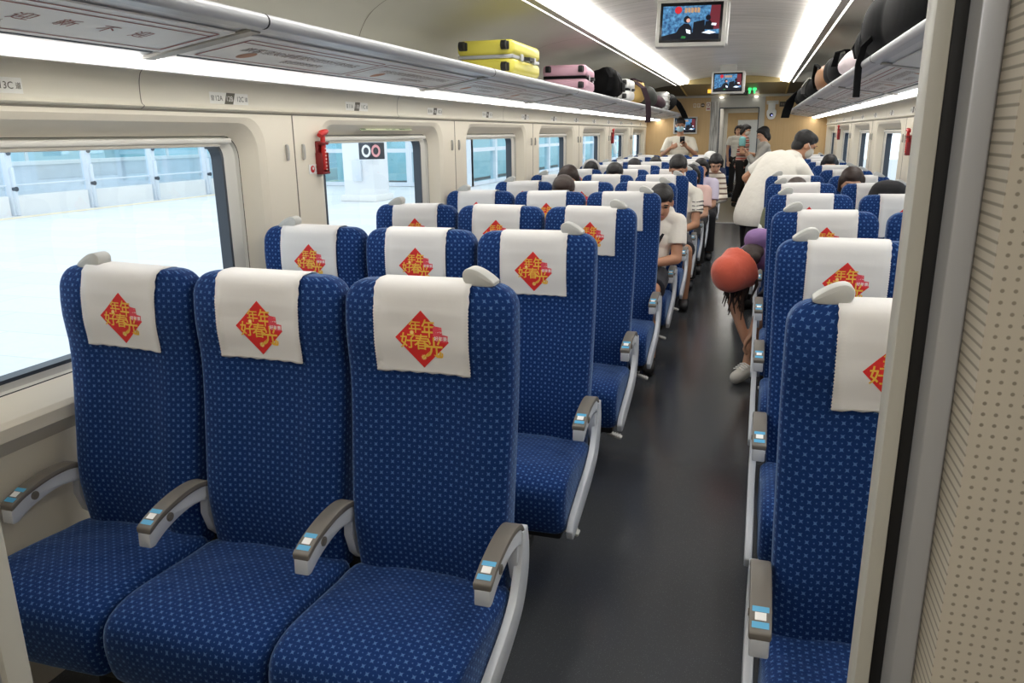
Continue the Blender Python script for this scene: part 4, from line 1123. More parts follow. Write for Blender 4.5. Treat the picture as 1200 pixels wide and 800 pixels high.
soft('duffel_bag', (-1.33, 12.1, 1.862), [((0, 0, .12), (.13, .25, .12)), ((.04, .1, .14), (.1, .25, .10))], BLK, 'black duffel bag at the far end of the left rack, drooping over the edge', 'bag',
     [([(.06, .1, .2), (.14, .3, .12), (.20, .5, .0), (.23, .65, -.09)], .10)])
# right rack
def bag_right():
    e = empty('travel_bag', (.60, 4.2, 1.868)); p = MB()
    p.ell((.03, -.45, .15), (.15, .50, .15), p=.8, n=110); p.ell((.0, 0, .16), (.155, .42, .155), p=.85, n=110); p.ell((-.02, .36, .11), (.13, .26, .11), p=.9, n=110); p.ell((.02, -.30, .20), (.11, .55, .09), n=110); p.ell((-.05, .1, .16), (.10, .40, .10), n=110)
    fuse(p, .011, 26, 'body', BLK, e)
    q = MB(); q.ribbon([(-.10, -.15, .12), (-.165, -.16, .05), (-.178, -.16, -.03), (-.175, -.155, -.17)], .032, .008, (1, .5, 0)); q.build('strap', BLK2, e)
    q = MB(); q.ribbon([(-.02, .56, .14), (-.08, .64, .20), (-.12, .68, .12), (-.11, .60, .06)], .03, .008, (1, .4, 0)); q.build('strap', BLK2, e)
    q = MB(); q.tube([(-.13, -.1, .20), (-.15, .1, .18), (-.14, .28, .10)], .004, 6); q.build('zip', mat('zip_grey', (70, 70, 74), .5), e)
    tag(e, 'large black travel bag on the right rack with a strap hanging below', 'bag')
bag_right()
soft('carrier_bag', (.55, 5.2, 1.868), [((0, 0, .07), (.10, .26, .075)), ((-.02, .12, .06), (.09, .2, .06))], mat('white_pink_plastic', (232, 216, 220), .5), 'white and pink carrier bag beside the large black bag on the right rack', 'bag')
def bp2():
    e = empty('backpack', (.56, 6.25, 1.868)); p = MB()
    p.ell((0, -.1, .10), (.12, .34, .10), p=.85, n=100); p.ell((0, .25, .11), (.12, .3, .11), p=.85, n=100)
    fuse(p, .011, 26, 'body', BLK, e); q = MB(); q.ribbon([(0, -.42, .10), (-.04, -.54, .19), (-.09, -.46, .18), (-.10, -.36, .1)], .035, .007, (1, 0, 0)); q.build('carry_loop', BLK2, e)
    tag(e, 'black backpack with carrying loop in the middle of the right rack', 'backpack')
bp2()
soft('handbag', (.55, 7.3, 1.868), [((0, 0, .11), (.12, .24, .11)), ((0, .2, .09), (.10, .2, .09))], mat('brown_leather', (150, 108, 74), .5), 'brown bag between black bags on the right rack', 'bag', [([(-.08, -.1, .18), (-.12, 0, .22), (-.12, .14, .12), (-.10, .2, .04)], .035)])
soft('duffel_bag', (.54, 8.7, 1.868), [((0, -.2, .10), (.12, .4, .10)), ((0, .4, .12), (.12, .4, .11))], BLK, 'black bag with pale trim beyond the brown bag on the right rack', 'bag', [([(-.09, -.4, .17), (-.14, -.2, .10), (-.13, 0, .05)], .04)], sm=mat('pale_webbing', (190, 188, 176), .8))
soft('rucksack', (.54, 10.6, 1.868), [((0, -.3, .10), (.12, .5, .10)), ((0, .4, .10), (.12, .4, .10))], BLK, 'black rucksack at the far end of the right rack with a strap hanging down', 'backpack', [([(-.06, .1, .16), (-.16, .4, .06), (-.19, .7, -.06), (-.20, .9, -.14)], .12)])

# ------------------------------------------------------------------ people
def V(*a): return Vector(a)
def cap(mb, p1, r1, p2, r2, n=14):
    """tapered limb with round ends"""
    p1, p2 = Vector(p1), Vector(p2); d = (p2-p1)
    mb.tube([p1, p1.lerp(p2, .5), p2], [r1, (r1+r2)/2*1.02, r2], n); mb.ell(p1, (r1, r1, r1), n=n); mb.ell(p2, (r2, r2, r2), n=n)
def frame(f, u):
    f = Vector(f).normalized(); u = Vector(u); u = (u-f*u.dot(f)).normalized(); r = f.cross(u)
    return Matrix((r, f, u)).transposed()       # columns: right, forward, up
SKIN = mat('skin', (206, 160, 132), .55); SKIN2 = mat('skin_tan', (190, 140, 110), .55); HAIR = mat('black_hair', (22, 19, 19), .6); HAIR2 = mat('dark_brown_hair', (52, 38, 32), .6)
bump(HAIR, noise(HAIR, 90, objco(HAIR), 3), .4, .006); bump(HAIR2, noise(HAIR2, 70, objco(HAIR2), 3), .4, .006)
WT = mat('white_cotton', (232, 228, 218), .85); bump(WT, noise(WT, 9, objco(WT), 3), .45, .02)
BT = mat('black_trousers', (24, 23, 26), .8); MASK = mat('pale_blue_mask', (176, 212, 222), .8); EYE = mat('eye_dark', (30, 22, 20), .4); LIP = mat('lips', (172, 104, 94), .5)
def hand(mb, w, d, lat, curl=.6, s=1.0, thumb=1):
    """palm and five fingers; w wrist, d direction of the hand, lat across the palm (thumb side), curl in radians about lat"""
    d = Vector(d).normalized(); lat = Vector(lat); lat = (lat-d*lat.dot(d)).normalized(); nrm = d.cross(lat)
    F = Matrix((lat, d, nrm)).transposed(); w = Vector(w)
    mb.ell(w+d*.048*s, (.041*s, .052*s, .016*s), mtx=F, n=14, p=.85)
    for i, (o, ln) in enumerate(((.030, .068), (.010, .076), (-.010, .071), (-.029, .056))):
        b = w+d*.088*s+lat*o*s; c1 = curl*.55; c2 = curl*1.4
        m_ = b+(d*math.cos(c1)+nrm*math.sin(c1))*ln*.52*s; e = m_+(d*math.cos(c2)+nrm*math.sin(c2))*ln*.5*s
        cap(mb, b-d*.02*s, .0095*s, m_, .009*s, 8); cap(mb, m_, .009*s, e, .0075*s, 8)
    b = w+d*.028*s+lat*.034*s; m_ = b+(lat*.75+d*.55+nrm*.25).normalized()*.035*s; e = m_+(d*.9+lat*.1+nrm*.4).normalized()*.028*s
    cap(mb, b, .012*s, m_, .0105*s, 8); cap(mb, m_, .0105*s, e, .0085*s, 8)
def lerp(a, b, t): return Vector(a).lerp(Vector(b), t)
def torso(mb, hip, chest, shl, shr, grow=0, ws=(.155, .150, .140, .145, .160, .165, .13), ds=(.115, .110, .105, .11, .115, .11, .085), t0=-.12, t1=1.12, k=1.0, bend=(0, 0, 0)):
    hip, chest = Vector(hip), Vector(chest); up = (chest-hip).normalized(); lat = (Vector(shr)-Vector(shl)).normalized()
    f = up.cross(lat).normalized(); lat = f.cross(up).normalized()
    F = Matrix((lat, f, up)).transposed(); ln = (chest-hip).length
    for i, t in enumerate(np.linspace(t0, t1, len(ws))):
        b = 4*t*(1-t) if 0 < t < 1 else 0
        mb.ell(hip.lerp(chest, float(t))+Vector(bend)*b, (ws[i]*k+grow, ds[i]*k+grow, ln*.30), mtx=F, n=18, p=.9)
def person(lab, P, skin=SKIN, hair='short', hair_m=HAIR, top=None, shirt_loft=None, top_m=WT, sleeve=.55, legs='long', leg_m=BT, shoe_m=None, mask=None, fine=.008, group=None, hands=True, curl=.7, face=True, long_top=0, k=1.0, bend=(0, 0, 0), hand_dirs=None):
    g = {a: Vector(b) for a, b in P.items()}
    F = frame(g['fwd'], g['up']); c = g['head']; r, f, u = F.col[0], F.col[1], F.col[2]
    hs = P.get('hs', 1.0) if not isinstance(P.get('hs', 1.0), Vector) else 1.0
    b = MB()
    b.ell(c+u*.022-f*.012, (.073, .090, .088), mtx=F); b.ell(c-u*.038+f*.026, (.056, .060, .074), mtx=F); b.ell(c-u*.086+f*.048, (.030, .028, .026), mtx=F)
    cap(b, c+f*.083+u*.008, .009, c+f*.100-u*.022, .0135, 8)
    b.ell(c+f*.078+u*.028, (.050, .014, .012), mtx=F)
    for s in (-1, 1): b.ell(c+r*s*.074-f*.008-u*.012, (.010, .022, .032), mtx=F, n=10)
    cap(b, c-u*.06-f*.02, .050, g['neck'], .054)
    chest = g['chest']; hip = g['hip']
    torso(b, hip, chest, g['shl'], g['shr'], -.022, k=k, bend=bend)
    for s in ('l', 'r'):
        cap(b, g['neck']-Vector((0, 0, .01)), .045, g['sh'+s], .046); cap(b, g['sh'+s], .047, g['el'+s], .037); cap(b, g['el'+s], .038, g['wr'+s], .026)
        if hands:
            d = (g['wr'+s]-g['el'+s]).normalized()
            lat = (g['wr'+('r' if s == 'l' else 'l')]-g['wr'+s]); 
            if hand_dirs and s in hand_dirs: d, lat = Vector(hand_dirs[s][0]), Vector(hand_dirs[s][1])
            if lat.length < .02: lat = r*(1 if s == 'l' else -1)
            hand(b, g['wr'+s], d, lat, curl)
        kn, an = g['kn'+s], g['an'+s]; hp = g['hp'+s]
        cap(b, hp, .078, kn, .052); cap(b, kn, .052, lerp(kn, an, .35), .056); cap(b, lerp(kn, an, .35), .054, an, .035)
        td = Vector(g['toe'+s])-an; cap(b, an-Vector((0, 0, .03)), .034, an+td, .028)
    body = fuse(b, fine, 3, 'person', skin)
    tag(body, lab, 'person', group)
    # hair
    if hair:
        h = MB()
        h.ell(c+u*.036-f*.024, (.083, .094, .087), mtx=F)
        h.ell(c+u*.072+f*.014, (.066, .074, .046), mtx=F)
        h.ell(c-u*.030-f*.055, (.066, .050, .062), mtx=F)
        if hair in ('bob', 'long', 'bun', 'tied'):
            for s in (-1, 1): cap(h, c+r*s*.066+u*.03-f*.01, .030, c+r*s*.070-u*.055-f*.02, .024)
            h.ell(c-u*.05-f*.05, (.075, .055, .085), mtx=F)
        if hair == 'bun': h.ell(c+u*.02-f*.135, (.045, .045, .045), mtx=F)
        if hair == 'long':
            ld = Vector(P.get('hairdir', (0, 0, -1)))
            for i in range(-3, 4): cap(h, c+r*i*.022-f*.05+u*.0, .030, c+r*i*.026-f*.03+ld*(.26+.03*(i % 2)), .012)
        fuse(h, fine, 2, 'hair', hair_m, body)
    if face:
        e = MB()
        for s in (-1, 1): e.ell(c+r*s*.030+f*.081+u*.012, (.013, .006, .0055), mtx=F, n=10); e.ell(c+r*s*.031+f*.086+u*.034, (.018, .005, .0045), mtx=F, n=10)
        e.build('eyes_and_brows', EYE, body)
        if not mask: q = MB(); q.ell(c+f*.084-u*.058, (.022, .006, .006), mtx=F, n=10); q.build('lips', LIP, body)
    if mask:
        q = MB(); q.ell(c-u*.045+f*.044, (.058, .058, .052), mtx=F, p=.85); q.ell(c-u*.03+f*.066, (.04, .045, .04), mtx=F); mk = fuse(q, fine, 2, 'face_mask', mask, body)
        q = MB()
        for s in (-1, 1): q.tube([c+r*s*.056+f*.05-u*.02, c+r*s*.077+f*.02-u*.005, c+r*s*.080-f*.015+u*.01], .003, 6)
        q.build('ear_loop', WHITEC, mk)
    # top
    t = MB()
    if shirt_loft:
        rings = cat_rom([tuple(c_)+(a_, b_) for c_, a_, b_ in shirt_loft], 5); n = 36; vs = []
        cs_ = [Vector(r_[:3]) for r_ in rings]; lat0 = (g['shr']-g['shl']).normalized()
        for i_, r_ in enumerate(rings):
            tg = (cs_[min(i_+1, len(cs_)-1)]-cs_[max(i_-1, 0)]).normalized(); w_ = min(1, i_/10)
            tg = Vector((0, 0, 1)).lerp(tg, w_).normalized(); la = (lat0-tg*lat0.dot(tg)).normalized(); fo = tg.cross(la)
            for j_ in range(n):
                a_ = 2*PI*j_/n; fold = 1+.03*math.sin(5*a_+.6)*(1-w_*.6)
                vs.append(cs_[i_]+la*r_[3]*fold*math.cos(a_)+fo*r_[4]*fold*math.sin(a_))
        k_ = len(rings)
        t.add(vs, [(i_*n+j_, i_*n+(j_+1) % n, (i_+1)*n+(j_+1) % n, (i_+1)*n+j_) for i_ in range(k_-1) for j_ in range(n)]+[tuple(range(n))[::-1], tuple((k_-1)*n+j_ for j_ in range(n))], 0, True)
        t.ell(cs_[-1], (.10, .10, .07))
    else: torso(t, hip, chest, g['shl'], g['shr'], .004, t0=-.22-long_top, k=k, bend=bend)
    cap(t, lerp(g['neck'], chest, .35), .075, g['neck']-Vector((0, 0, .03)), .066)
    for s in ('l', 'r'):
        cap(t, lerp(g['neck'], g['sh'+s], .25)-Vector((0, 0, .02)), .062, g['sh'+s], .060)
        t.ell(g['sh'+s], (.064, .064, .064))
        if sleeve <= 1:
            e_ = lerp(g['sh'+s], g['el'+s], sleeve); t.tube([g['sh'+s], lerp(g['sh'+s], e_, .5), e_], [.064, .066, .066], 16)
        else:
            cap(t, g['sh'+s], .062, g['el'+s], .054); t.tube([g['el'+s], lerp(g['el'+s], g['wr'+s], .92)], [.054, .042], 14); 
    fuse(t, fine, 3, top or 't_shirt', top_m, body)
    # legs
    q = MB(); q.ell(lerp(g['hpl'], g['hpr'], .5)+Vector((0, 0, .01)), (.165*k, .13*k, .12)); 
    for s in ('l', 'r'):
        kn, an, hp = g['kn'+s], g['an'+s], g['hp'+s]
        if legs == 'long':
            cap(q, hp, .096, kn, .070); q.tube([kn, lerp(kn, an, .5), lerp(kn, an, .95)], [.070, .066, .066], 16); q.ell(kn, (.07, .07, .07))
        else:
            cap(q, hp, .096, lerp(hp, kn, .6), .082); q.tube([lerp(hp, kn, .5), lerp(hp, kn, .88)], [.084, .084], 16)
    fuse(q, fine, 3, 'trousers' if legs == 'long' else 'shorts', leg_m, body)
    for s in ('l', 'r'):
        an = g['an'+s]; td = g['toe'+s]-an
        q = MB(); cap(q, an-Vector((0, 0, .035)), .046, an+td*.95+Vector((0, 0, .004)), .040); q.ell(an-Vector((0, 0, .02)), (.045, .045, .05))
        sh = fuse(q, .007, 2, 'shoe', shoe_m or mat('black_shoe', (26, 26, 28), .6), body)
    return body
def standing(x, y, face, H=1.72, lean=(0, 0, 0)):
    """upright figure facing direction 'face' (unit xy)"""
    fx = Vector((face[0], face[1], 0)).normalized(); rt = fx.cross(Vector((0, 0, 1))); o = Vector((x, y, 0)); s = H/1.72; l = Vector(lean)
    P = {}
    P['fwd'] = fx; P['up'] = V(0, 0, 1); P['head'] = o+V(0, 0, 1.60*s)+l; P['neck'] = o+V(0, 0, 1.46*s)+l*.9-fx*.015; P['chest'] = o+V(0, 0, 1.33*s)+l*.75; P['hip'] = o+V(0, 0, .96*s)
    for s_, k in (('l', -1), ('r', 1)):
        P['sh'+s_] = o+rt*k*.185*s+V(0, 0, 1.40*s)+l*.85-fx*.01; P['el'+s_] = o+rt*k*.235*s+V(0, 0, 1.12*s)+l*.6-fx*.02; P['wr'+s_] = o+rt*k*.22*s+V(0, 0, .86*s)+fx*.04
        P['hp'+s_] = o+rt*k*.085*s+V(0, 0, .92*s); P['kn'+s_] = o+rt*k*.10*s+V(0, 0, .50*s)+fx*.02; P['an'+s_] = o+rt*k*.11*s+V(0, 0, .085); P['toe'+s_] = o+rt*k*.125*s+V(0, 0, .035)+fx*.15
    return P
def seated(x, Yb, head=None, lean=(0, 0, 0), s=1.0):
    """passenger on a seat whose row stands at Yb, facing -y"""
    P = {}; y = Yb; l = Vector(lean)
    P['fwd'] = V(0, -1, -.18); P['up'] = V(0, -.1, 1); P['hip'] = V(x, y-.235, .60); P['chest'] = V(x, y-.20, .60+.36*s)+l*.8; P['neck'] = V(x, y-.195, .60+.48*s)+l
    P['head'] = Vector(head) if head else V(x, y-.235, .60+.60*s)+l
    if head: P['neck'] = P['neck'].lerp(P['head']-V(0, -.03, .13), .5)
    for s_, k in (('l', 1), ('r', -1)):          # facing -y: the left hand is at +x
        P['sh'+s_] = V(x+k*.175, y-.195, .60+.42*s)+l*.95; P['el'+s_] = V(x+k*.205, y-.27, .735)+l*.4; P['wr'+s_] = V(x+k*.07, y-.45, .685)
        P['hp'+s_] = V(x+k*.085, y-.27, .575); P['kn'+s_] = V(x+k*.105, y-.62, .545); P['an'+s_] = V(x+k*.105, y-.60, .085); P['toe'+s_] = V(x+k*.115, y-.74, .035)
    return P
# man standing at the far end wall, looking at a phone
P = standing(-1.215, 13.32, (0, -1), 1.74)
P['fwd'] = V(.05, -1, -.28); P['up'] = V(0, -.25, 1)
P['head'] = V(-1.215, 13.26, 1.665)
P['ell'] = V(-.955, 13.22, 1.20); P['elr'] = V(-1.475, 13.22, 1.20); P['wrl'] = V(-1.085, 13.02, 1.33); P['wrr'] = V(-1.33, 13.03, 1.31)
person('man in a cream T-shirt and face mask standing by the far wall, holding a phone', P, SKIN2, top_m=mat('cream_cotton', (226, 220, 204), .85), mask=MASK, fine=.008, sleeve=.85, curl=1.0, hand_dirs={'l': ((-.45, -.35, .6), (-1, 0, .2)), 'r': ((.75, -.2, .35), (0, 0, 1))})
e = empty('mobile_phone', (-1.145, 12.93, 1.44)); e.rotation_euler = (.35, 0, .05); q = MB(); q.box(-.038, .038, -.004, .004, -.06, .05, .003); q.build('case', mat('phone_black', (18, 18, 20), .3), e); q = MB(); q.box(-.026, .020, -.006, -.004, .015, .042, .002); q.build('lens_plate', mat('phone_grey', (90, 92, 98), .3), e); tag(e, 'black mobile phone held up by the standing masked man', 'phone')
# attendant in the passage
P = standing(-.31, 17.4, (1, -.18), 1.70, (.07, -.02, 0)); P['fwd'] = V(1, -.3, -.42); P['up'] = V(.3, 0, 1)
P['elr'] = V(-.30, 17.16, 1.13); P['wrr'] = V(-.04, 17.16, 1.10); P['ell'] = V(-.22, 17.6, 1.13); P['wrl'] = V(-.02, 17.45, 1.06)
P['anl'] = V(-.20, 17.55, .085); P['toel'] = V(-.07, 17.50, .035); P['anr'] = V(-.40, 17.30, .085); P['toer'] = V(-.29, 17.25, .035)
def m_stripe(name, cols, scale, axis=2, sharp=True):
    m = mat(name, cols[0], .8); sp = N(m, 'ShaderNodeSeparateXYZ'); L(m, objco(m), sp.inputs[0])
    fr = math_node(m, 'FRACT', math_node(m, 'MULTIPLY', sp.outputs[axis], scale)); rp = N(m, 'ShaderNodeValToRGB'); rp.color_ramp.interpolation = 'CONSTANT'
    L(m, fr, rp.inputs[0]); n = len(cols)
    while len(rp.color_ramp.elements) < n: rp.color_ramp.elements.new(.5)
    for i, c in enumerate(cols): rp.color_ramp.elements[i].position = i/n; rp.color_ramp.elements[i].color = (*lin(c), 1)
    L(m, rp.outputs[0], bsdf(m).inputs['Base Color']); return m
att = person('attendant with tied black hair, mask and striped waistcoat standing in the far doorway', P, SKIN, hair='bun', top='waistcoat', top_m=m_stripe('red_stripes', [(206, 90, 84), (228, 214, 204), (96, 52, 60), (226, 180, 168)], 11), sleeve=.1, mask=mat('grey_mask', (196, 192, 182), .8))
q = MB()
for s in ('l', 'r'):
    q.ell(P['sh'+s]+V(0, 0, .005), (.072, .072, .072)); q.tube([P['sh'+s], lerp(P['sh'+s], P['el'+s], .5)], [.071, .070], 16)
fuse(q, .009, 2, 'sleeves', mat('teal_cotton', (128, 190, 194), .85), att)
q = MB(); q.tube([P['neck']+V(-.04, -.05, .0), P['neck']+V(.03, -.06, -.01), P['neck']+V(.07, 0, -.02), P['neck']+V(.03, .06, -.01)], .018, 8); q.build('scarf', mat('red_scarf', (196, 56, 60), .7), att)
# another traveller behind her, and one half hidden by the bending man
P = standing(-.46, 20.3, (.2, -1), 1.70); person('person in white at the start of the next carriage, behind the attendant', P, hair='bun', fine=.012)
P = standing(.175, 13.35, (-1, -.2), 1.62, (-.09, 0, 0)); P['fwd'] = V(-1, -.2, -.4)
P['ell'] = V(-.02, 13.2, 1.05); P['wrl'] = V(-.12, 13.2, 1.2); P['elr'] = V(.02, 13.45, 1.0); P['wrr'] = V(-.10, 13.4, 1.12)
person('person in a grey shirt by the right door jamb, half hidden by the bending man', P, hair='bob', top='shirt', top_m=mat('grey_cotton', (176, 172, 164), .85), fine=.010, sleeve=1.5)
# man bending over the seats on the right
P = {'fwd': V(.80, .36, -.48), 'up': V(.42, .12, .9), 'head': V(.395, 7.30, 1.435), 'neck': V(.315, 7.27, 1.345), 'chest': V(.215, 7.23, 1.20), 'hip': V(.03, 7.17, .88),
     'shl': V(.115, 7.38, 1.315), 'shr': V(.375, 7.12, 1.235), 'ell': V(-.075, 7.47, 1.145), 'wrl': V(.06, 7.62, .98), 'elr': V(.50, 7.16, 1.03), 'wrr': V(.60, 7.34, .88),
     'hpl': V(-.02, 7.26, .86), 'hpr': V(.06, 7.10, .86), 'knl': V(-.01, 7.32, .48), 'knr': V(.0, 7.08, .48), 'anl': V(-.05, 7.34, .085), 'anr': V(-.06, 7.06, .085), 'toel': V(.06, 7.42, .035), 'toer': V(.05, 7.14, .035)}
bm_ = person('man in a loose white T-shirt and black trousers bending over the right-hand seats', P, SKIN2, hair='short', sleeve=.72, mask=mat('grey_mask', (196, 192, 182), .8), fine=.007, bend=(-.01, .0, .03),
     shirt_loft=[((.045, 7.16, .755), .215, .16), ((.035, 7.16, .84), .220, .160), ((.07, 7.18, .98), .200, .150), ((.13, 7.20, 1.11), .205, .145), ((.19, 7.22, 1.215), .215, .135), ((.245, 7.235, 1.285), .190, .110), ((.285, 7.25, 1.325), .125, .085)])
# girl in the orange hat, bent into the aisle
P = {'fwd': V(.25, .30, -1), 'up': V(-.62, -.72, -.34), 'head': V(-.075, 4.88, .725), 'neck': V(.02, 4.97, .80), 'chest': V(.10, 5.06, .85), 'hip': V(.29, 5.34, .61),
     'shl': V(.20, 4.92, .83), 'shr': V(-.01, 5.04, .80), 'ell': V(.16, 4.84, .56), 'wrl': V(.05, 4.87, .34), 'elr': V(-.075, 4.97, .50), 'wrr': V(.015, 4.98, .255),
     'hpl': V(.37, 5.28, .585), 'hpr': V(.22, 5.26, .585), 'knl': V(.33, 4.98, .52), 'knr': V(.115, 4.98, .48), 'anl': V(.30, 5.02, .085), 'anr': V(.035, 4.97, .10), 'toel': V(.27, 4.89, .035), 'toer': V(-.035, 4.855, .035)}
girl = person('girl in an orange bucket hat bending down into the aisle from a right-hand seat', P, SKIN, hair='bob', hair_m=HAIR2, top_m=mat('purple_cotton', (150, 118, 168), .85), legs='shorts', leg_m=mat('dark_denim', (44, 46, 62), .85), shoe_m=mat('white_canvas_shoe', (226, 222, 214), .7), fine=.007, face=False, k=.82, sleeve=.6)
F = frame(P['fwd'], P['up']); c = P['head']; r, f, u = F.col[0], F.col[1], F.col[2]
h = MB()
h.ell(c+u*.050-f*.006, (.112, .118, .108), mtx=F, p=.9, n=32); h.tube([c+u*.075, c+u*.04, c+u*.0, c-u*.05], [.112, .120, .128, .142], 32)
hat = fuse(h, .008, 12, 'bucket_hat', mat('orange_felt', (206, 92, 70), .95, sheen=.3), girl)
bump(MATS['orange_felt'], noise(MATS['orange_felt'], 12, objco(MATS['orange_felt']), 3), .5, .02)
hq = MB(); rnd = random.Random(3)
for i in range(34):
    a = rnd.uniform(-1.3, 1.3); st = c-u*.05+r*math.sin(a)*.085-f*.02*math.cos(a)+V(rnd.uniform(-.03, .03), rnd.uniform(-.03, .02), 0)
    ln = rnd.uniform(.16, .34); hq.tube([st, st+V(rnd.uniform(-.02, .02), .01, -ln*.5), st+V(rnd.uniform(-.05, .03), .01, -ln)], [.016, .012, .003], 6)
hq.build('hanging_hair', HAIR2, girl)
hq = MB(); hq.ell(lerp(c, P['neck'], .75)+V(.02, -.02, .055), (.075, .09, .05)); cap(hq, c+V(.04, 0, .06), .06, c+V(.10, -.02, .085), .045); fuse(hq, .009, 2, 'back_hair', HAIR2, girl)
q = MB(); an, to = P['anr'], P['toer']
for i in range(4):
    p_ = lerp(an+V(0, 0, .01), to+V(0, 0, .04), .25+.17*i); q.tube([p_+V(-.03, .025, .005), p_+V(0, 0, .018), p_+V(.03, -.02, .005)], .004, 6)
q.build('laces', WHITE, girl)
# seated passengers left of the aisle
def row(k): return Y0+PITCH*k
CX = XL-PL*.5; BX = XL-PL*1.5; AX = XL-PL*2.5
P = seated(-.70, row(4), (-.592, row(4)-.29, 1.095), (.07, 0, 0)); P['fwd'] = V(.12, -1, -.55); P['up'] = V(.05, -.45, 1); P['shl'] = V(-.485, row(4)-.22, .955); P['ell'] = V(-.475, row(4)-.30, .715); P['wrl'] = V(-.66, row(4)-.44, .69)
m4 = person('man in a white T-shirt in the fifth-row aisle seat on the left, looking down', P, SKIN2, fine=.007, sleeve=.62, legs='shorts', leg_m=mat('dark_shorts', (40, 42, 50), .85))
q = MB(); q.prism([(-.62, .83), (-.575, .89), (-.56, .885), (-.60, .80)], 'y', row(4)-.335, row(4)-.318); q.build('shirt_print', BT, m4)
P = seated(-.70, row(6), (-.665, row(6)-.36, 1.235), (.06, -.06, .02)); P['fwd'] = V(.0, -1, -.6); P['up'] = V(0, -.5, 1); P['shl'] = V(-.50, row(6)-.28, 1.00); P['ell'] = V(-.485, row(6)-.38, .74); P['wrl'] = V(-.60, row(6)-.55, .70); P['knl'] = V(-.535, row(6)-.64, .53); P['anl'] = V(-.545, row(6)-.58, .085); P['toel'] = V(-.53, row(6)-.72, .035)
m6 = person('man in a white T-shirt with striped sleeve, seventh-row aisle seat on the left', P, SKIN2, fine=.008, sleeve=.62, legs='shorts', leg_m=mat('grey_shorts', (70, 70, 76), .85))
q = MB()
for i in range(3):
    p_ = lerp(P['shl'], P['ell'], .22+.13*i); q.tube([p_+V(.066*math.cos(a), -.066*math.sin(a), .004*math.sin(3*a)) for a in np.linspace(-.6, 2.0, 9)], .006, 6)
q.build('sleeve_stripes', mat('stripe_dark', (52, 54, 66), .8), m6)
P = seated(-.68, row(7), None, (.05, 0, -.06), .95); P['shl'] = V(-.475, row(7)-.22, .96); P['ell'] = V(-.47, row(7)-.3, .73)
person('passenger in a pale pink top in the eighth-row aisle seat on the left', P, hair='bob', top='blouse', top_m=mat('pale_pink_cotton', (232, 196, 188), .85), fine=.010, sleeve=.7)
P = seated(-.66, row(8), None, (.06, 0, -.04), .97); P['shl'] = V(-.45, row(8)-.22, .98); P['ell'] = V(-.44, row(8)-.3, .74)
person('passenger in a lavender top in the ninth-row aisle seat on the left', P, hair='bob', top='blouse', top_m=mat('lavender_cotton', (214, 206, 226), .85), fine=.010, sleeve=.8)
e = soft('lap_bag', (-.56, row(8)-.50, .74), [((0, 0, .05), (.09, .06, .07)), ((.02, .0, .12), (.06, .05, .06))], mat('red_cloth', (176, 44, 48), .8), 'red bag on the lap of the lavender-topped passenger on the left', 'bag')
P = seated(-.60, row(9), (-.475, row(9)-.36, 1.17), (.09, -.08, 0)); P['fwd'] = V(.1, -1, -.7); P['shl'] = V(-.41, row(9)-.27, .99); P['ell'] = V(-.36, row(9)-.36, .75); P['wrl'] = V(-.52, row(9)-.52, .70)
person('passenger in a striped cream top leaning into the aisle, tenth row left', P, hair='bob', top='jumper', top_m=m_stripe('cream_stripes', [(226, 216, 200), (226, 216, 200), (120, 96, 84)], 16), fine=.009, sleeve=1.5)
P = seated(-.66, row(10), (-.60, row(10)-.3, 1.16), (.04, 0, 0))
cp = person('passenger in a white cap in the eleventh-row aisle seat on the left', P, hair='bob', top_m=mat('navy_cotton', (44, 52, 80), .85), fine=.010)
q = MB(); q.ell(P['head']+V(0, 0, .055), (.098, .108, .088)); q.ell(P['head']+V(0, -.10, .035), (.07, .07, .012)); fuse(q, .009, 3, 'cap', WHITEC, cp)
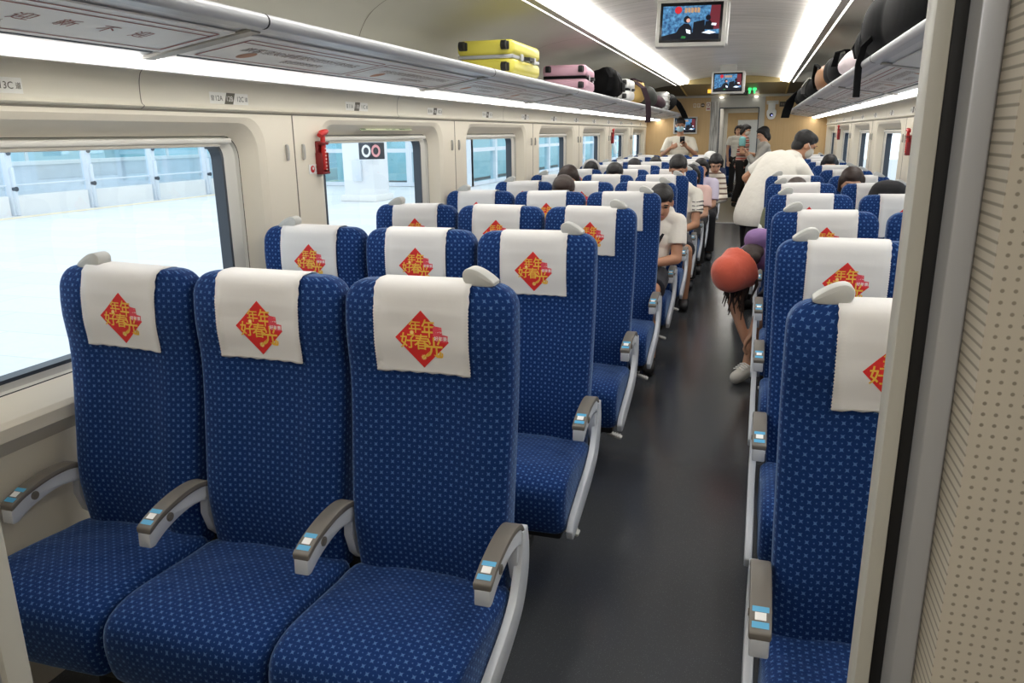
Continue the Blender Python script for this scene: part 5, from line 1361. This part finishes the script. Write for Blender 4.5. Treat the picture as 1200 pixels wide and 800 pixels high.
# heads showing above the headrests
tops = [mat('slate_cotton', (86, 92, 108), .85), mat('olive_cotton', (104, 106, 84), .85), mat('navy_cotton', (44, 52, 80), .85), WT]
HEADS = [
 ((660, 226), 4, BX, 'short', HAIR2, 'dark-haired passenger low in the fifth-row middle seat on the left'),
 ((666, 211), 5, BX, 'bob', HAIR2, 'brown-haired passenger in the sixth row on the left, beyond the lower dark head'),
 ((693, 202), 7, BX, 'bob', HAIR, 'passenger with a pale headband in the eighth row on the left'),
 ((720, 206), 6, BX, 'short', HAIR, 'black-haired passenger with forehead showing in the seventh-row middle seat on the left'),
 ((743, 198), 8, BX, 'short', HAIR, 'black-haired passenger far back in the ninth-row middle seat on the left'),
 ((768, 195), 9, BX, 'short', HAIR, 'passenger just showing above the tenth-row middle seat on the left'),
 ((998, 215), 5, None, 'tied', HAIR2, 'passenger with parted brown hair above the right-hand window seats'),
 ((1040, 235), 4, None, 'bob', HAIR, 'passenger in a wide black hat low in the right-hand window seat'),
 ((972, 194), 8, None, 'bob', HAIR, 'dark-haired passenger far back on the right beyond the bending man'),
 ((933, 227), 5, None, 'short', HAIR2, 'brown-haired passenger just showing above the sixth-row aisle seat on the right')]
def pixel_ray(px, py): return F_+R_*((px-600)/900)-U_*((py-400)/900)
for i, ((px, py), k, bx, hr, hm, lab) in enumerate(HEADS):
    y = row(k)-.27; d = pixel_ray(px, py); t_ = y/d.y; hd = V(d.x*t_, y, 1.55+d.z*t_)
    P = seated(max(hd.x, -1.56), row(k), (hd.x, hd.y, hd.z), (0, 0, min(0, (hd.z-1.19))*.9))
    P['fwd'] = V(0, -1, -.35)
    o = person(lab, P, SKIN, hair=hr, hair_m=hm, top_m=tops[i % 4], fine=.011)
    if 'headband' in lab:
        q = MB(); q.tube([hd+V(.09*math.cos(a), -.012, .03+.10*math.sin(a)) for a in np.linspace(0, PI, 14)], .013, 8); q.build('headband', mat('pale_headband', (206, 200, 196), .6), o)
    if 'black hat' in lab:
        q = MB(); q.ell(hd+V(0, 0, .045), (.108, .118, .082), p=.85); q.tube([hd+V(0, 0, .05), hd+V(-.005, -.01, .01), hd+V(-.02, -.02, -.06)], [.110, .116, .150], 24); fuse(q, .009, 4, 'hat', mat('black_cotton_hat', (26, 26, 30), .85), o)
# white tote hanging from an armrest on the right
e = empty('tote_bag', (.088, row(5)-.20, .60)); p = MB(); p.ell((0, 0, .13), (.045, .10, .14), p=.7); p.ell((0, 0, .06), (.05, .11, .08), p=.7); fuse(p, .010, 2, 'body', WHITEC, e)
q = MB(); q.ribbon([(0, -.06, .24), (0, -.03, .27), (0, .03, .27), (0, .06, .24)], .02, .004, (1, 0, 0)); q.build('strap', WHITEC, e)
tag(e, 'white bag on the aisle armrest in front of the bending man on the right', 'bag')
